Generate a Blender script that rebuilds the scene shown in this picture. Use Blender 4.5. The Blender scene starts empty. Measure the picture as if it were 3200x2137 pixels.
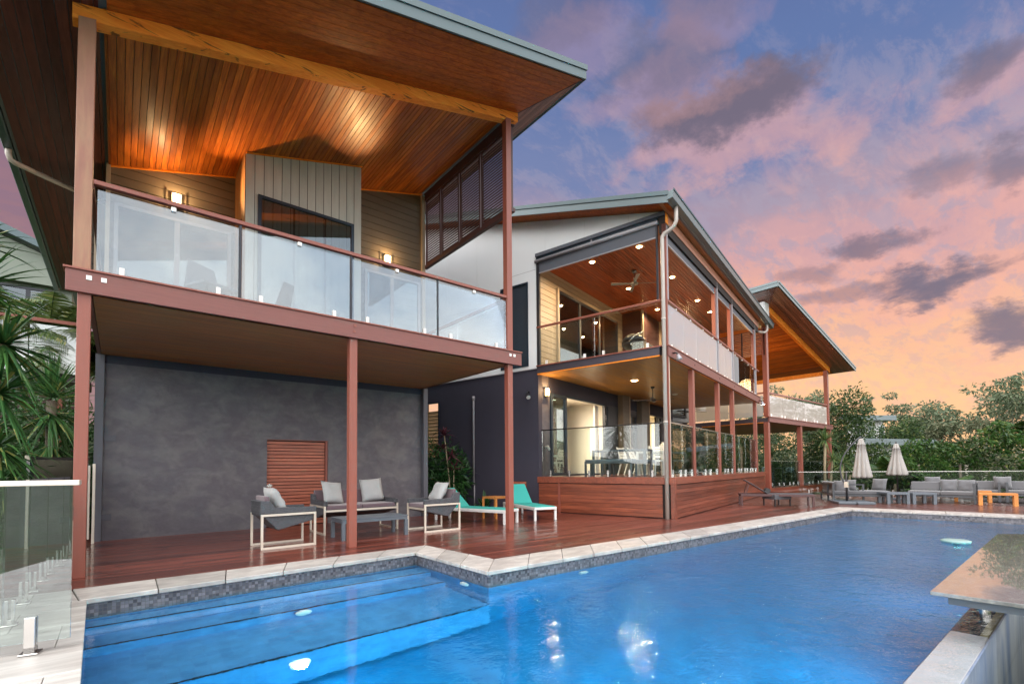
import bpy, bmesh, math, random
import numpy as np
from mathutils import Vector, Matrix
random.seed(7); RNG = np.random.default_rng(11)
SC = bpy.context.scene; COL = SC.collection
R = math.radians
V = Vector
# ---------------------------------------------------------------- camera
H = 1.2
Rw = V((0.77415, -0.63294, -0.00848)); Uw = V((-0.01549, -0.03234, 0.99936))
F_, P_, RL, YA = 1501.65, .034857, -.0084833, .885528
def cam_axes():
    f = V((0, math.cos(P_), math.sin(P_))); r0 = V((1, 0, 0)); u0 = r0.cross(f)
    r = math.cos(RL)*r0 + math.sin(RL)*u0; u = -math.sin(RL)*r0 + math.cos(RL)*u0
    a = V((math.sin(YA), math.cos(YA), 0)); b = V((-math.cos(YA), math.sin(YA), 0)); z = V((0, 0, 1))
    M = Matrix((a, b, z))
    return M @ r, M @ u, M @ f
cr, cu, cf = cam_axes()
cam = bpy.data.cameras.new('camera'); co = bpy.data.objects.new('camera', cam); COL.objects.link(co)
m = Matrix((cr, cu, -cf)).transposed().to_4x4(); m.translation = V((0, 0, H)); co.matrix_world = m
cam.sensor_width = 36; cam.lens = F_/3200*36; cam.shift_y = (1409.4-1068.5)/3200
cam.clip_start = .05; cam.clip_end = 6000
SC.camera = co
# ---------------------------------------------------------------- node helpers
class E:
    """a socket wrapped for arithmetic"""
    def __init__(s, nt, sock): s.nt, s.k = nt, sock
    def _m(s, op, *a, clamp=False):
        n = s.nt.nodes.new('ShaderNodeMath'); n.operation = op; n.use_clamp = clamp
        for i, v in enumerate((s,)+a):
            if isinstance(v, E): s.nt.links.new(v.k, n.inputs[i])
            else: n.inputs[i].default_value = v
        return E(s.nt, n.outputs[0])
    def __add__(s, o): return s._m('ADD', o)
    def __sub__(s, o): return s._m('SUBTRACT', o)
    def __mul__(s, o): return s._m('MULTIPLY', o)
    def __truediv__(s, o): return s._m('DIVIDE', o)
    def clamp(s): return s._m('ADD', 0., clamp=True)
def smooth(e, a, b):
    n = e.nt.nodes.new('ShaderNodeMapRange'); n.interpolation_type = 'SMOOTHSTEP'
    e.nt.links.new(e.k, n.inputs[0]); n.inputs[1].default_value = a; n.inputs[2].default_value = b
    return E(e.nt, n.outputs[0])
def mixc(nt, fac, a, b, mode='MIX'):
    n = nt.nodes.new('ShaderNodeMix'); n.data_type = 'RGBA'; n.blend_type = mode; n.clamp_factor = True
    for i, v in ((0, fac), (6, a), (7, b)):
        if isinstance(v, E): nt.links.new(v.k, n.inputs[i])
        elif i == 0: n.inputs[0].default_value = v
        else: n.inputs[i].default_value = (*v, 1)
    return E(nt, n.outputs[2])
def noise(nt, vec, scale, detail=3, rough=.55, dist=0., dims='3D'):
    n = nt.nodes.new('ShaderNodeTexNoise'); n.noise_dimensions = dims
    if vec is not None: nt.links.new(vec.k if isinstance(vec, E) else vec, n.inputs['Vector'])
    n.inputs['Scale'].default_value = scale; n.inputs['Detail'].default_value = detail
    n.inputs['Roughness'].default_value = rough; n.inputs['Distortion'].default_value = dist
    return E(nt, n.outputs[0])
def mapping(nt, sock, scale=(1, 1, 1), rot=(0, 0, 0), loc=(0, 0, 0)):
    n = nt.nodes.new('ShaderNodeMapping'); nt.links.new(sock, n.inputs[0])
    n.inputs[1].default_value = loc; n.inputs[2].default_value = rot; n.inputs[3].default_value = scale
    return E(nt, n.outputs[0])
def newmat(name):
    mt = bpy.data.materials.new(name); mt.use_nodes = True; nt = mt.node_tree
    return mt, nt, nt.nodes['Principled BSDF'], nt.nodes['Material Output']
def bumpn(nt, h, strength, dist=.01):
    n = nt.nodes.new('ShaderNodeBump'); nt.links.new(h.k, n.inputs['Height'])
    n.inputs['Strength'].default_value = strength; n.inputs['Distance'].default_value = dist
    return n.outputs[0]
def mat(name, col, rough=.5, metal=0., spec=.5, var=.12, vscale=3., bump=0., bscale=40., stretch=(1, 1, 1), coat=0., coat_r=.1, isl=0., var2=None, sheen=0.):
    """plain surface: base colour with noise mottling, optional per-island variation, optional second tone"""
    mt, nt, b, out = newmat(name)
    tc = nt.nodes.new('ShaderNodeTexCoord'); ob = tc.outputs['Object']
    mp = mapping(nt, ob, stretch)
    n1 = noise(nt, mp, vscale, 5, .6)
    f = (n1-.5)*(2.2*var)+1.
    if isl:
        g = nt.nodes.new('ShaderNodeNewGeometry'); f = f*((E(nt, g.outputs['Random Per Island'])-.5)*(2*isl)+1.)
    vm = nt.nodes.new('ShaderNodeVectorMath'); vm.operation = 'SCALE'
    if var2:
        n2 = noise(nt, mp, vscale*.37, 4, .6, .6); c = mixc(nt, smooth(n2, .38, .66), col, var2); nt.links.new(c.k, vm.inputs[0])
    else: vm.inputs[0].default_value = col
    nt.links.new(f.k, vm.inputs[3]); nt.links.new(vm.outputs[0], b.inputs['Base Color'])
    b.inputs['Roughness'].default_value = rough; b.inputs['Metallic'].default_value = metal
    b.inputs['Specular IOR Level'].default_value = spec
    if coat: b.inputs['Coat Weight'].default_value = coat; b.inputs['Coat Roughness'].default_value = coat_r
    if sheen: b.inputs['Sheen Weight'].default_value = sheen
    if bump:
        n3 = noise(nt, mp, bscale, 4, .6); nt.links.new(bumpn(nt, n3, bump), b.inputs['Normal'])
    return mt
AX = {'x': (1.2, 22, 22), 'y': (22, 1.2, 22), 'z': (22, 22, 1.2)}
def wood(name, col, dark, ax='x', rough=.4, isl=.3, coat=0., coat_r=.15, spec=.5, bump=.15):
    mt, nt, b, out = newmat(name)
    tc = nt.nodes.new('ShaderNodeTexCoord'); g = nt.nodes.new('ShaderNodeNewGeometry')
    rnd = E(nt, g.outputs['Random Per Island'])
    off = nt.nodes.new('ShaderNodeVectorMath'); off.operation = 'ADD'
    sc = nt.nodes.new('ShaderNodeVectorMath'); sc.operation = 'SCALE'; sc.inputs[0].default_value = (37, 53, 71); nt.links.new(rnd.k, sc.inputs[3])
    nt.links.new(tc.outputs['Object'], off.inputs[0]); nt.links.new(sc.outputs[0], off.inputs[1])
    mp = mapping(nt, off.outputs[0], AX[ax])
    n1 = noise(nt, mp, 1.3, 6, .65, .8)
    mp2 = mapping(nt, off.outputs[0], tuple(s*.22+.3 for s in AX[ax])); n2 = noise(nt, mp2, 1.1, 3, .5, .4)
    c = mixc(nt, smooth(n1*.7+n2*.3, .36, .64), dark, col)
    f = (rnd-.5)*(2*isl)+1.
    vm = nt.nodes.new('ShaderNodeVectorMath'); vm.operation = 'SCALE'; nt.links.new(c.k, vm.inputs[0]); nt.links.new(f.k, vm.inputs[3])
    nt.links.new(vm.outputs[0], b.inputs['Base Color'])
    rr = n2*.25+(rough-.12)+(rnd-.5)*.12; nt.links.new(rr.k, b.inputs['Roughness'])
    b.inputs['Specular IOR Level'].default_value = spec
    if coat: b.inputs['Coat Weight'].default_value = coat; b.inputs['Coat Roughness'].default_value = coat_r
    nt.links.new(bumpn(nt, n1, bump, .004), b.inputs['Normal'])
    return mt
def glassm(name, refl=.1, milk=0., tint=(.93, .97, .96), ior=1.5, milkcol=(.7, .76, .8), f_scale=1.):
    """pane: clear tinted transmission + mirror reflection by Fresnel (+ diffuse milk)"""
    mt = bpy.data.materials.new(name); mt.use_nodes = True; nt = mt.node_tree; nt.nodes.clear()
    out = nt.nodes.new('ShaderNodeOutputMaterial'); t = nt.nodes.new('ShaderNodeBsdfTransparent'); t.inputs[0].default_value = (*tint, 1)
    g = nt.nodes.new('ShaderNodeBsdfGlossy'); g.inputs['Roughness'].default_value = .0; g.inputs[0].default_value = (.95, .97, 1, 1)
    fr = nt.nodes.new('ShaderNodeFresnel'); fr.inputs[0].default_value = ior
    # two-sided pane reflects about twice; a pane is thin so use a symmetric Fresnel
    fe = (E(nt, fr.outputs[0])*(2.*f_scale)+refl)._m('MINIMUM', .92)
    geo = nt.nodes.new('ShaderNodeNewGeometry')
    m1 = nt.nodes.new('ShaderNodeMixShader'); base = t.outputs[0]
    if milk:
        d = nt.nodes.new('ShaderNodeBsdfDiffuse'); d.inputs[0].default_value = (*milkcol, 1)
        m0 = nt.nodes.new('ShaderNodeMixShader'); m0.inputs[0].default_value = milk
        nt.links.new(t.outputs[0], m0.inputs[1]); nt.links.new(d.outputs[0], m0.inputs[2]); base = m0.outputs[0]
    nt.links.new(fe.k, m1.inputs[0]); nt.links.new(base, m1.inputs[1]); nt.links.new(g.outputs[0], m1.inputs[2])
    nt.links.new(m1.outputs[0], out.inputs[0])
    return mt
def emis(name, col, s):
    mt, nt, b, out = newmat(name); b.inputs['Base Color'].default_value = (.8, .8, .8, 1)
    b.inputs['Emission Color'].default_value = (*col, 1); b.inputs['Emission Strength'].default_value = s; return mt
def leafm(name, c1, c2, c3=None, rough=.45, trans=.25):
    mt, nt, b, out = newmat(name); g = nt.nodes.new('ShaderNodeNewGeometry')
    r = E(nt, g.outputs['Random Per Island']); tc = nt.nodes.new('ShaderNodeTexCoord')
    n = noise(nt, E(nt, tc.outputs['Object']), 1.1, 2)
    c = mixc(nt, (r*.7+n*.6-.15).clamp(), c1, c2)
    if c3: c = mixc(nt, smooth(r, .86, .93), c, c3)
    nt.links.new(c.k, b.inputs['Base Color']); b.inputs['Roughness'].default_value = rough; b.inputs['Specular IOR Level'].default_value = .35
    tr = nt.nodes.new('ShaderNodeBsdfTranslucent'); nt.links.new(c.k, tr.inputs[0])
    ms = nt.nodes.new('ShaderNodeMixShader'); ms.inputs[0].default_value = trans
    nt.links.new(b.outputs[0], ms.inputs[1]); nt.links.new(tr.outputs[0], ms.inputs[2]); nt.links.new(ms.outputs[0], out.inputs[0])
    return mt
# ---------------------------------------------------------------- object helpers
class Fr:
    """a building's own axes: rotation about z and an origin"""
    def __init__(s, ang, o): s.a = ang; s.M = Matrix.Translation(V(o)) @ Matrix.Rotation(ang, 4, 'Z')
I0 = Fr(0, (0, 0, 0))
W2 = Fr(0.885528-0.651072, (9.842, 6.17, 0))
ORG = {}
def tagit(o, label, cat, group=None, kind=None):
    if label: o['label'] = label
    if cat: o['category'] = cat
    if group: o['group'] = group
    if kind: o['kind'] = kind
    return o
def thing(name, label, cat, loc=(0, 0, 0), rz=0., group=None, frame=I0, local=False):
    """Empty at the thing's base. local=True: parts are modelled about the origin; else in frame coordinates"""
    o = bpy.data.objects.new(name, None); COL.objects.link(o); o.empty_display_size = .2
    o.location = frame.M @ V(loc); o.rotation_euler = (0, 0, frame.a+rz)
    ORG[o.name] = V((0, 0, 0)) if local else V(loc)
    return tagit(o, label, cat, group)
class MB:
    def __init__(s): s.bm = bmesh.new(); s.smooth = False
    def vbox(s, o, a, b, c):
        o, a, b, c = V(o), V(a), V(b), V(c)
        p = [s.bm.verts.new(q) for q in (o, o+a, o+a+b, o+b, o+c, o+a+c, o+a+b+c, o+b+c)]
        fl = [(3, 2, 1, 0), (4, 5, 6, 7), (0, 1, 5, 4), (1, 2, 6, 5), (2, 3, 7, 6), (3, 0, 4, 7)]
        if a.cross(b).dot(c) < 0: fl = [f[::-1] for f in fl]
        for f in fl: s.bm.faces.new([p[i] for i in f])
        return s
    def box(s, x0, x1, y0, y1, z0, z1): return s.vbox((x0, y0, z0), (x1-x0, 0, 0), (0, y1-y0, 0), (0, 0, z1-z0))
    def face(s, pts): s.bm.faces.new([s.bm.verts.new(V(p)) for p in pts]); return s
    def prism(s, pts, d):
        """polygon extruded by vector d"""
        d = V(d); a = [s.bm.verts.new(V(p)) for p in pts]; b = [s.bm.verts.new(V(p)+d) for p in pts]; n = len(a)
        fs = [s.bm.faces.new(a), s.bm.faces.new(b[::-1])]
        for i in range(n): fs.append(s.bm.faces.new((a[(i+1) % n], a[i], b[i], b[(i+1) % n])))
        bmesh.ops.recalc_face_normals(s.bm, faces=fs); return s
    def bar(s, p, q, w, h, up=(0, 0, 1)):
        p, q = V(p), V(q); d = (q-p); u = V(up); side = d.cross(u)
        if side.length < 1e-6: side = V((1, 0, 0))
        side.normalize(); u = side.cross(d).normalized()
        return s.vbox(p-side*w/2-u*h/2, d, side*w, u*h)
    def tube(s, pts, rad, n=8, cap=True):
        pts = [V(p) for p in pts]; rings = []
        rad = rad if isinstance(rad, (list, tuple)) else [rad]*len(pts)
        x = None
        for i, p in enumerate(pts):
            d = (pts[min(i+1, len(pts)-1)]-pts[max(i-1, 0)]).normalized()
            if x is None: x = d.orthogonal().normalized()
            x = (x-d*x.dot(d)).normalized(); y = d.cross(x)
            rings.append([s.bm.verts.new(p+(x*math.cos(t)+y*math.sin(t))*rad[i]) for t in [2*math.pi*k/n for k in range(n)]])
        for a, b in zip(rings, rings[1:]):
            for k in range(n): s.bm.faces.new((a[k], a[(k+1) % n], b[(k+1) % n], b[k])).smooth = True
        if cap: s.bm.faces.new(rings[0][::-1]); s.bm.faces.new(rings[-1])
        return s
    def lathe(s, prof, c=(0, 0, 0), n=24, fold=None):
        c = V(c); rings = []
        for r, z in prof:
            rg = []
            for k in range(n):
                t = 2*math.pi*k/n; rr = max(r, 1e-4)*(1 if fold is None else fold(t, z)); rg.append(s.bm.verts.new(c+V((rr*math.cos(t), rr*math.sin(t), z))))
            rings.append(rg)
        for a, b in zip(rings, rings[1:]):
            for k in range(n): s.bm.faces.new((a[k], a[(k+1) % n], b[(k+1) % n], b[k])).smooth = True
        s.bm.faces.new(rings[0][::-1]); s.bm.faces.new(rings[-1]); return s
    def boards(s, o, a, b, La, Wb, bw, gap=.005, th=.012, nrm=None, joint=0., tilt=0.):
        """boards running along a (length La), laid side by side along b (width Wb); th towards nrm"""
        o, a, b = V(o), V(a).normalized(), V(b).normalized(); nn = V(nrm).normalized() if nrm else a.cross(b)
        k = int(math.ceil(Wb/bw-1e-6))
        for i in range(k):
            w = min(bw, Wb-i*bw)-gap
            if w <= .002: continue
            if joint:
                t = random.uniform(.2, 1)*joint; s0 = 0
                while s0 < La-.01:
                    q = nn*random.uniform(-tilt, tilt); e = min(t, La); s.vbox(o+b*(i*bw)+a*s0-q*.5, a*(e-s0-.003), b*w+q, nn*th); s0 = e; t = e+joint*random.uniform(.7, 1.1)
            else:
                q = nn*random.uniform(-tilt, tilt); s.vbox(o+b*(i*bw)-q*.5, a*La, b*w+q, nn*th)
        return s
    def clip(s, co_, no):
        g = list(s.bm.verts)+list(s.bm.edges)+list(s.bm.faces)
        bmesh.ops.bisect_plane(s.bm, geom=g, plane_co=V(co_), plane_no=V(no), clear_outer=True); return s
    def xf(s, M): s.bm.transform(M); return s
    def build(s, name, material, parent=None, label=None, bevel=0., frame=None, sub=0, seg=1):
        me = bpy.data.meshes.new(name)
        root = parent
        off = ORG.get(parent.name, V((0, 0, 0))) if parent is not None else V((0, 0, 0))
        if parent is not None: bmesh.ops.translate(s.bm, verts=s.bm.verts, vec=-off)
        s.bm.to_mesh(me); s.bm.free(); me.materials.append(material)
        o = bpy.data.objects.new(name, me); COL.objects.link(o)
        if parent is not None: o.parent = parent; ORG[o.name] = off
        elif frame is not None: o.matrix_world = frame.M
        if bevel:
            md = o.modifiers.new('bev', 'BEVEL'); md.width = bevel; md.segments = seg; md.limit_method = 'ANGLE'; md.angle_limit = R(40)
        if sub:
            md = o.modifiers.new('sub', 'SUBSURF'); md.levels = sub; md.render_levels = sub
            for f in me.polygons: f.use_smooth = True
        if label: o['label'] = label
        return o
def solo(mb, name, material, label, cat, at, group=None, kind=None, frame=I0, bevel=0., rz=0., local=False, sub=0):
    """a thing that is one mesh; origin at `at`"""
    if not local: bmesh.ops.translate(mb.bm, verts=mb.bm.verts, vec=-V(at))
    o = mb.build(name, material, None, bevel=bevel, sub=sub)
    o.location = frame.M @ V(at); o.rotation_euler = (0, 0, frame.a+rz)
    return tagit(o, label, cat, group, kind)
def struct(mb, name, material, label=None, bevel=0., frame=None):
    o = mb.build(name, material, None, bevel=bevel, frame=frame); o['kind'] = 'structure'
    tagit(o, label or ('%s' % name.replace('_', ' ')), name.replace('_', ' ')); return o
def dup(root, loc, rz, label, frame=I0, scale=1.):
    def cp(o, par):
        c = o.copy(); COL.objects.link(c)
        if par is not None: c.parent = par
        for ch in list(o.children): cp(ch, c)
        return c
    r = cp(root, None); r.location = frame.M @ V(loc); r.rotation_euler = (0, 0, frame.a+rz); r.scale = (scale,)*3
    if label: r['label'] = label
    ORG[r.name] = V((0, 0, 0)); return r
def npmesh(name, verts, faces_n, material, parent=None, tri=False):
    """verts (N*k,3) -> faces of k vertices"""
    n = len(verts); k = faces_n; me = bpy.data.meshes.new(name)
    off = ORG.get(parent.name, V((0, 0, 0))) if parent is not None else V((0, 0, 0))
    verts = np.asarray(verts, dtype=np.float32)-np.array(off, dtype=np.float32)
    me.vertices.add(n); me.vertices.foreach_set('co', verts.ravel())
    me.loops.add(n); me.loops.foreach_set('vertex_index', np.arange(n, dtype=np.int32))
    me.polygons.add(n//k); me.polygons.foreach_set('loop_start', np.arange(0, n, k, dtype=np.int32))
    me.update(calc_edges=True); me.validate(); me.materials.append(material)
    o = bpy.data.objects.new(name, me); COL.objects.link(o)
    if parent is not None: o.parent = parent; ORG[o.name] = off
    return o
def light(name, kind, loc, power, col=(1, .72, .42), size=.1, rot=None, spot=None, frame=I0, parent=None, blend=.6):
    l = bpy.data.lights.new(name, kind); l.energy = power; l.color = col
    if kind == 'AREA': l.size = size
    else: l.shadow_soft_size = size
    if spot: l.spot_size = R(spot); l.spot_blend = blend
    o = bpy.data.objects.new(name, l); COL.objects.link(o)
    o.location = frame.M @ V(loc)
    if rot is not None:
        d = (frame.M.to_3x3() @ V(rot)).normalized(); o.rotation_euler = d.to_track_quat('-Z', 'Y').to_euler()
    return o
# ---------------------------------------------------------------- materials
M = {}
M['post'] = mat('red_brown_paint', (.25, .070, .046), .45, var=.16, vscale=5, stretch=(9, 9, .5), bump=.12, coat=.12, coat_r=.3)
M['beamred'] = mat('red_brown_beam_paint', (.19, .060, .048), .48, var=.22, vscale=4, stretch=(.5, 9, 12), bump=.2, coat=.1, coat_r=.3)
M['orange'] = wood('oiled_pine_beam', (1.0, .35, .05), (.82, .21, .022), 'x', .55, 0., coat=0, spec=.15)
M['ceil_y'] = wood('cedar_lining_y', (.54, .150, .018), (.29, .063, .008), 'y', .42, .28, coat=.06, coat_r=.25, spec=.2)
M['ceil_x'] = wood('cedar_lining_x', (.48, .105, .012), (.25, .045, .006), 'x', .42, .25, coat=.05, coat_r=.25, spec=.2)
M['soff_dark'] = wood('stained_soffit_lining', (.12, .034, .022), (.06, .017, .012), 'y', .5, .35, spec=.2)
M['soff_low'] = wood('brown_soffit_lining', (.50, .215, .09), (.34, .135, .055), 'x', .45, .16, coat=.05, coat_r=.3, spec=.25)
M['gold'] = wood('honey_lining', (.46, .235, .06), (.30, .14, .035), 'x', .38, .14, coat=.25, coat_r=.25, spec=.4)
M['back'] = mat('dark_backing', (.02, .012, .01), .8)
M['deck'] = wood('merbau_decking', (.19, .048, .03), (.095, .024, .016), 'x', .36, .5, coat=.55, coat_r=.10)
M['deck2'] = wood('merbau_decking_far', (.15, .055, .038), (.09, .034, .024), 'x', .36, .22, coat=.5, coat_r=.16)
M['merb'] = wood('merbau_cladding', (.25, .062, .03), (.13, .032, .017), 'x', .38, .28, coat=.25, coat_r=.25)
M['slat'] = wood('merbau_slats', (.46, .14, .08), (.3, .08, .045), 'x', .42, .18)
M['lourve'] = mat('louvre_timber', (.075, .032, .032), .5)
M['metal_f'] = mat('grey_green_fascia', (.080, .118, .130), .4, metal=.1, var=.05, vscale=1.5)
M['metal_g'] = mat('gutter_metal', (.13, .165, .175), .35, metal=.3, var=.05)
M['teal_g'] = mat('teal_gutter', (.03, .075, .085), .35, metal=.2, var=.05)
M['pipe'] = mat('downpipe_paint', (.46, .41, .37), .35, var=.04)
M['render'] = mat('charcoal_render', (.112, .102, .118), .75, var=.26, vscale=6.5, bump=.8, bscale=22, stretch=(1, 1, 1.4), var2=(.150, .140, .148))
M['render_d'] = mat('dark_smooth_render', (.042, .038, .058), .75, var=.08, vscale=2)
M['pil'] = mat('grey_pilaster', (.10, .10, .12), .6, var=.08)
M['white'] = mat('white_wall_sheet', (.80, .81, .82), .6, var=.03, vscale=.8)
M['whitep'] = mat('white_paint', (.72, .72, .70), .4, var=.03)
M['taupe'] = mat('taupe_weatherboard', (.165, .135, .10), .5, var=.10, vscale=3, stretch=(.5, 4, 4), isl=.06)
M['taupe_l'] = mat('pale_taupe_weatherboard', (.46, .37, .27), .5, var=.06, vscale=3, isl=.05)
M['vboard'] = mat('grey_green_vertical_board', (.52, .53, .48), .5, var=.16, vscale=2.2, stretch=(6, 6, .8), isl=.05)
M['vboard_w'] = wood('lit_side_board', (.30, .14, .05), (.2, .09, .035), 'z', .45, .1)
M['frame'] = mat('blue_black_frame', (.018, .035, .055), .3, metal=.3, var=.05)
M['framed'] = mat('charcoal_frame', (.03, .032, .04), .35, metal=.3, var=.05)
M['blind'] = mat('screen_blind_fabric', (.09, .095, .115), .6, var=.06)
M['navy'] = mat('navy_shutter', (.018, .03, .045), .45, var=.06)
M['track'] = mat('grey_blind_track', (.32, .30, .32), .4, metal=.2, var=.05)
M['green'] = mat('dark_green_shutter', (.012, .03, .024), .5, var=.1)
M['steel'] = mat('brushed_steel', (.62, .6, .58), .25, metal=1., var=.05)
M['steel_l'] = mat('pale_clamp', (.85, .82, .78), .3, var=.03)
M['alum'] = mat('champagne_aluminium', (.74, .66, .56), .35, metal=.55, var=.05)
M['railb'] = mat('bronze_rail', (.05, .045, .04), .25, metal=.8, var=.05)
M['dbeam'] = mat('plum_floor_beam', (.055, .045, .06), .45, var=.08)
M['wglass'] = glassm('pane_window', .03, tint=(.55, .62, .62))
M['clear'] = glassm('pane_clear', .0, tint=(.93, .97, .95), f_scale=.6)
M['milky'] = glassm('pane_film_sky_balcony', .045, milk=.10, tint=(.82, .88, .90), milkcol=(.46, .52, .57), f_scale=.75)  # milk stands for film tint plus pale sky reflection put into the colour
M['milky2'] = glassm('pane_painted_sky_front', .10, milk=.50, tint=(.8, .86, .86), milkcol=(.72, .73, .76), f_scale=.35)  # white milk paints the pale sky reflection into the pane
M['bronze_gl'] = glassm('pane_far_balcony', .06, milk=.72, tint=(.8, .76, .7), milkcol=(.62, .54, .48), f_scale=.4)
M['wick'] = mat('charcoal_wicker', (.045, .048, .058), .55, var=.15, vscale=20)
def wicker(mt, s=55):
    nt = mt.node_tree; b = nt.nodes['Principled BSDF']; tc = nt.nodes.new('ShaderNodeTexCoord')
    w = nt.nodes.new('ShaderNodeTexBrick'); mp = mapping(nt, tc.outputs['Object'], (1, 1, 1), (R(90), 0, 0)); nt.links.new(mp.k, w.inputs[0])
    w.inputs['Scale'].default_value = s; w.inputs['Mortar Size'].default_value = .12; w.inputs['Color1'].default_value = (.16, .165, .185, 1); w.inputs['Color2'].default_value = (.095, .10, .115, 1); w.inputs['Mortar'].default_value = (.015, .015, .018, 1)
    w.inputs['Brick Width'].default_value = 1.2; w.inputs['Row Height'].default_value = .5
    nt.links.new(w.outputs[0], b.inputs['Base Color']); nt.links.new(bumpn(nt, E(nt, w.outputs[0]), .6, .004), b.inputs['Normal'])
wicker(M['wick'])
M['cush_g'] = mat('grey_cushion_fabric', (.36, .36, .36), .85, var=.08, vscale=6, bump=.25, bscale=14, sheen=.3)
M['cush_p'] = mat('plum_cushion_fabric', (.13, .085, .10), .85, var=.08, sheen=.3, bump=.1)
M['cush_d'] = mat('slate_sofa_fabric', (.115, .115, .125), .85, var=.07, vscale=6, bump=.2, bscale=10, sheen=.3)
M['slate'] = mat('slate_powdercoat', (.10, .12, .145), .4, var=.06)
M['dslate'] = mat('charcoal_powdercoat', (.05, .055, .065), .4, var=.06)
M['teal'] = mat('teal_sling', (.03, .36, .32), .7, var=.06, vscale=5)
M['teak'] = wood('oiled_teak', (.62, .25, .055), (.42, .15, .035), 'x', .45, .1)
M['trav'] = mat('travertine', (.36, .33, .31), .42, var=.30, vscale=7, stretch=(1, 2.5, 1), bump=.35, bscale=22, var2=(.48, .45, .42), isl=.14)
M['trav2'] = mat('travertine_paving', (.40, .375, .35), .34, var=.28, vscale=2.6, stretch=(1, 7, 1), bump=.3, bscale=22, var2=(.56, .54, .51), isl=.08)
M['canvas'] = mat('umbrella_canvas', (.35, .33, .315), .85, var=.06, sheen=.2)
M['black'] = mat('black_plastic', (.015, .015, .017), .35, var=.1)
M['lampw'] = emis('warm_lamp_glass', (1, .62, .24), 7.)
M['fang'] = mat('grey_fan_metal', (.20, .19, .18), .5)
M['down'] = emis('downlight_lens', (1, .74, .40), 60.)
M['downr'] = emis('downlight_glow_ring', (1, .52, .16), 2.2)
M['floods'] = emis('floodlight_lens', (1, .93, .8), 40.)
M['ibulb'] = emis('room_light', (1, .8, .55), 10.)
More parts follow.
